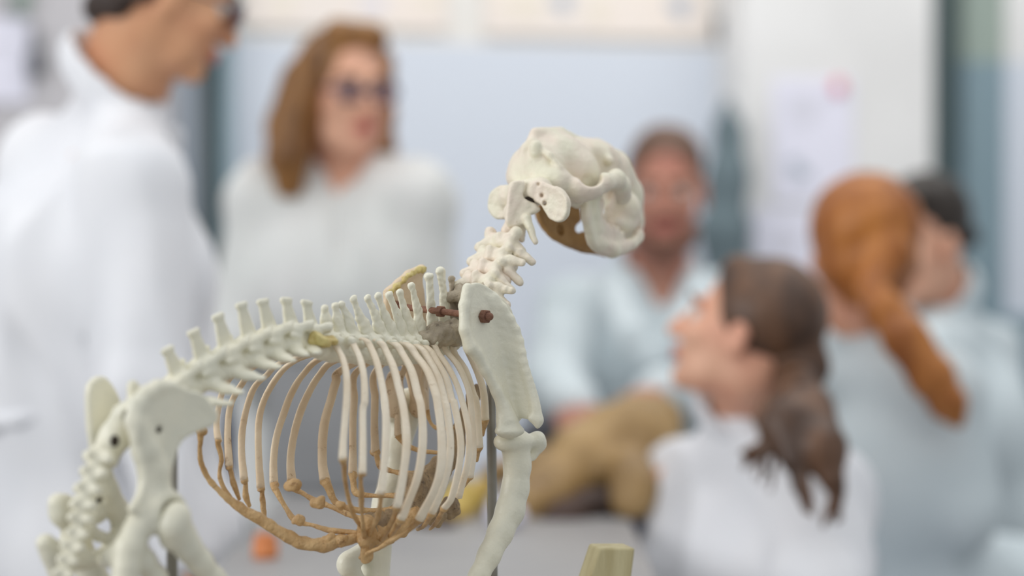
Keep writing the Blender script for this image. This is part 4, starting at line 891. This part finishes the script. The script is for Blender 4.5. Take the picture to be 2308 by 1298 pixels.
fl = limb(.062)
S = Sculpt(.005)
S.ell(fl([(886, 905)])[0], (.012, .012, .020), (A, LT, UP)); S.ell(fl([(925, 915)])[0], (.018, .014, .018), (A, LT, UP))
S.chain(fl([(912, 940), (897, 1010), (884, 1080), (868, 1130), (850, 1190), (846, 1225)]), [.015, .0115, .0110, .0110, .0120, .0135])
part('humerus', S, .0013, M['bone'], rough=.0004, fr=160)
S = Sculpt(.004)
S.chain(fl([(848, 1225), (845, 1300), (840, 1420)]), [.015, .0135, .012]); S.cap(fl([(790, 1262)])[0], fl([(835, 1235)])[0], .0100, .009); S.ell(fl([(778, 1270)])[0], (.008, .009, .010), (A, LT, UP)); S.cap(fl([(785, 1280)])[0], fl([(820, 1340)])[0], .0095, .010)
S.cap(fl([(862, 1280)])[0], fl([(852, 1300)])[0], .006, .007)
S.chain([fl([(840, 1420)])[0], V(fl([(850, 1600)])[0][0], fl([(850, 1600)])[0][1], .66)], [.010, .011])
S.cap(fl([(822, 1222)])[0]-LT*.012, fl([(818, 1300)])[0]-LT*.014, .0022, sub=True, k=.002)
part('elbow_bones', S, .0015, M['bone'], rough=.0004, fr=160)

# --- pelvis, sacrum, tail, thigh bones
PD = -.034
def pr(L_): return [sag(x, y, PD) for x, y in z4(*L_)]
S = Sculpt(.006)
il = [(622, 380), (650, 290), (700, 222), (770, 180), (860, 172), (940, 200), (1000, 226), (1048, 290), (1072, 352), (1050, 412), (990, 446), (910, 492), (872, 560), (845, 660), (832, 780), (832, 880), (790, 920), (700, 960), (600, 930), (580, 890), (632, 830), (664, 740), (664, 650), (640, 550), (612, 480)]
S.plate(pr(il), .0070, edge=.0015, nrm=LT, curve=-3, cdir=A)
S.chain([q+LT*.002 for q in pr([(625, 380), (655, 290), (705, 225), (775, 185), (860, 175)])], [.006, .0055, .005, .0045, .004])
S.chain(pr([(650, 420), (700, 560), (745, 680), (750, 800), (720, 900)]), [.008, .0105, .012, .0125, .014])
# acetabulum rim
ac = pr([(775, 935)])[0]-LT*.008
u_, w_ = A, UP
for j in range(12):
    t0_, t1_ = j*math.pi/6, (j+1)*math.pi/6; S.cap(ac+(u_*math.cos(t0_)+w_*math.sin(t0_))*.0150-LT*.004, ac+(u_*math.cos(t1_)+w_*math.sin(t1_))*.0150-LT*.004, .0032)
S.ell(ac+LT*.006, (.017, .010, .017), (A, LT, UP)); S.ell(ac-LT*.010, (.0125, .013, .0125), (A, LT, UP), sub=True, k=.003)
# ischium and pubis, right
S.chain(pr([(690, 960), (640, 1040), (600, 1130), (590, 1230), (570, 1330)])+[], [.0125, .0100, .0095, .0105, .011]); S.chain(pr([(630, 1120), (690, 1210), (760, 1310), (800, 1400)]), [.009, .0088, .0085, .009])
S.chain([pr([(600, 1130)])[0], sag(250, 1255, -.016), sag(238, 1262, 0)], [.010, .007, .007])
S.ell(pr([(765, 438)])[0]-LT*.004, (.0030, .008, .0030), (A, LT, UP), sub=True, k=.001)
# left half
PL = .034
def pl(L_): return [sag(x, y, PL) for x, y in z4(*L_)]
S.plate(pl([(352, 200), (375, 150), (410, 124), (445, 126), (480, 158), (515, 210), (540, 270), (538, 300), (500, 360), (480, 460), (470, 600), (470, 740), (520, 820), (575, 890), (580, 1000), (562, 1030), (520, 945), (455, 928), (408, 950), (392, 890), (400, 700), (370, 520), (352, 330)]), .0070, edge=.0015, nrm=LT)
S.chain(pl([(430, 660), (460, 800), (520, 900), (560, 960), (570, 1050)]), [.009, .0105, .009, .008, .009])
S.ell(pl([(412, 855)])[0]-LT*.004, (.0030, .008, .0030), (A, LT, UP), sub=True, k=.001)
S.chain(pl([(560, 1040), (510, 1135), (440, 1190), (330, 1205), (240, 1210), (160, 1160), (110, 1100)]), [.008, .007, .0065, .007, .0085, .008, .006])
S.chain(pl([(392, 950), (366, 1030), (420, 1062), (500, 1078)]), [.0050, .0042, .0040, .0045])
S.cap(pl([(110, 1110)])[0], pl([(200, 1290)])[0], .0068, .010); S.chain(pl([(185, 870), (200, 930), (270, 1050), (310, 1130)]), [.0085, .0085, .006, .006]); S.ell(pl([(235, 860)])[0], (.006, .006, .006))
part('pelvis', S, .0015, M['bone'], rough=.00018, fr=110, it=3)
for (q, off) in (((765, 438), PD), ((412, 855), PL)):
    T_ = Sculpt(.001); cc = sag(*z4(q)[0], off); T_.ell(cc-LT*.002, (.0028, .0016, .0028), (A, LT, UP)); part('drill_hole_shade', T_, .0008, M['holeshade'])  # dark plugs painted as the shade inside the drilled holes
S = Sculpt(.005)
sacp = [sag(x, y) for x, y in z4((740, 300), (600, 400), (520, 480), (470, 560))]
S.chain(sacp, [.012, .014, .0125, .010]); S.cap(sag(*z4((640, 330))[0], -.012), sag(*z4((560, 460))[0], .018), .012, .011); S.cap(sag(*z4((560, 340))[0]), sag(*z4((500, 620))[0]), .008, .006)
S.plate([sag(*q) for q in z4((610, 170), (640, 160), (680, 200), (735, 190), (740, 300), (640, 310))], .005, nrm=LT); S.cap(sag(*z4((625, 185))[0]), sag(*z4((640, 270))[0]), .0045, .006)
for q in ((600, 365), (520, 505)): S.ell(sag(*z4(q)[0], -.014), (.005, .006, .006), (A, LT, UP), sub=True, k=.002)
part('sacrum', S, .0013, M['bone'], rough=.0005, fr=200)
for q in ((598, 362), (518, 505)):
    T_ = Sculpt(.001); T_.ell(sag(*z4(q)[0], -.010), (.004, .003, .005), (A, LT, UP)); part('sacral_foramen_shade', T_, .0009, M['holeshade'])  # dark plugs painted as the shade inside the sacral openings
tl = z4((440, 560), (420, 600), (395, 690), (360, 790), (330, 880), (315, 960), (295, 1050), (268, 1130), (240, 1210), (215, 1290), (205, 1370))
tp = [sag(*q) for q in tl]
for i in range(1, len(tp)-1):
    p = tp[i]; T = unit(tp[i+1]-tp[i-1]); Ub = unit(np.cross(LT, T)); Ub = Ub if Ub[0] < 0 else -Ub; ln = np.linalg.norm(tp[i+1]-p); g_ = 1-.035*i
    S = Sculpt(.003); S.cap(p-T*ln*.36, p+T*ln*.36, .0082*g_, .0078*g_)
    for q in (-1, 1): S.cap(p+LT*.005*q, p+LT*.0125*q*g_, .0060*g_, .0050*g_)
    S.ell(p+Ub*.009*g_, (.004, .0035, .0045), (T, LT, Ub)); part('tail_vertebra', S, .0011, M['bone'], rough=.0005, fr=300, seed=i+90)
S = Sculpt(.006); OF = PD-.014
def fm(L_, o=OF): return [sag(x, y, o) for x, y in z4(*L_)]
S.ell(ac-LT*.012, (.0115, .0115, .0115), k=.004); S.chain([ac-LT*.014, fm([(850, 1000)])[0]], [.0075, .009])
S.ell(fm([(868, 1005)], OF-.006)[0], (.0125, .011, .0115), (A, LT, UP)); S.chain(fm([(860, 1010), (905, 1060), (950, 1130), (1020, 1215), (1100, 1320), (1190, 1440)], OF-.004), [.0120, .0118, .0108, .0098, .0096, .012], flat=LT, ff=1.1)
S.cap(fm([(845, 1000)])[0], fm([(840, 1090)])[0], .008, .0075)
part('femur', S, .0014, M['bone'], rough=.00018, fr=110, it=3)
S = Sculpt(.005); k0 = fm([(1190, 1440)])[0]; S.ell(k0, (.020, .018, .018)); S.chain([k0, k0-A*.06-UP*.12, V((k0-A*.06)[0], (k0-A*.06)[1], .66)], [.014, .009, .010]); part('tibia', S, .002)
S = Sculpt(.006); f0 = ac+LT*.085; k0 = f0+A*.075-UP*.17; S.ell(f0, (.014,)*3); S.chain([f0, f0+LT*.018-UP*.006, f0+LT*.022-UP*.03, k0], [.010, .014, .012, .011]); S.ell(k0, (.018,)*3); S.chain([k0, k0-A*.06-UP*.10, V((k0-A*.06)[0], (k0-A*.06)[1], .66)], [.014, .009, .010])
part('femur', S, .002)
# paws, rods and base board
for q in (fr1([(1095, 1700)])[0], fl([(850, 1600)])[0], fm([(1190, 1440)])[0]-A*.06, (f0+A*.015)):
    S = Sculpt(.004); b_ = V(q[0], q[1], .655)
    for j in range(4):
        o_ = LT*(j-1.5)*.011; S.chain([b_+o_*.5, b_+o_+A*.03-UP*.012, b_+o_+A*.055-UP*.026, b_+o_+A*.07-UP*.030], [.006, .005, .005, .004])
    part('paw_bones', S, .002)
def rod(top, bot, r_): tube('support_rod', [top, V(bot[0], bot[1], .61)], r_, r_, A, M['steel'], SK, n=8, seg=16)
t_ = sag(388, 905, -.004); rod(t_, sag(386, 1298, -.004), .0047)
t_ = sag(1106, 800); rod(t_, P(1118, 1298, depth(sag(1106, 1000))), .0047)
S = Sculpt(.003); S.cap(sag(1106, 800), sag(1060, 770), .0045); part('rod_hook', S, .0015, M['steel'])
box('base_board', (BASE[0]-.01, BASE[1]-.0, .61),   .66, .24, .03, M['board'], SK, ax=A, ay=LT, bev=.004)

r = empty('demonstration_table', (BASE[0], BASE[1], 0), 'pale table under the dog skeleton', 'table')
box('tabletop', (BASE[0]+.1, BASE[1]+.05, .58), 1.3, 1.0, .03, M['tabletop'], r, bev=.004)
for x, y in ((-.5, -.4), (.7, -.4), (-.5, .5), (.7, .5)): box('leg', (BASE[0]+x, BASE[1]+y, .2825), .05, .05, .565, M['leg'], r)
# wooden post
D_ = 2.12
q = [P(1351, 1235, D_), P(1432, 1236, D_), P(1424, 1298, D_), P(1330, 1298, D_)]
dl = (q[3]-q[0]); dr = (q[2]-q[1]); dl = dl/-dl[2]; dr = dr/-dr[2]; hh = q[0][2]-.595
bl_ = q[0]+dl*hh; br_ = q[1]+unit(dr)*0+dr*hh; br_[2] = bl_[2]; br_[0] = max(br_[0], bl_[0]+.05)
bk = V(-.008, .035, 0)
vs = [q[0], q[1]+V(0, 0, q[0][2]-q[1][2]), br_, bl_]; vs = vs+[v+bk for v in vs]
o = meshobj('wooden_post', vs, [[0, 3, 2, 1], [4, 5, 6, 7], [0, 1, 5, 4], [1, 2, 6, 5], [2, 3, 7, 6], [3, 0, 4, 7]], M['wood'], smooth=False, origin=bl_)
b_ = o.modifiers.new('bevel', 'BEVEL'); b_.width = .002; b_.segments = 2
tag(o, 'pale wooden post with a flat cut top, right of the skeleton\'s foreleg', 'post')
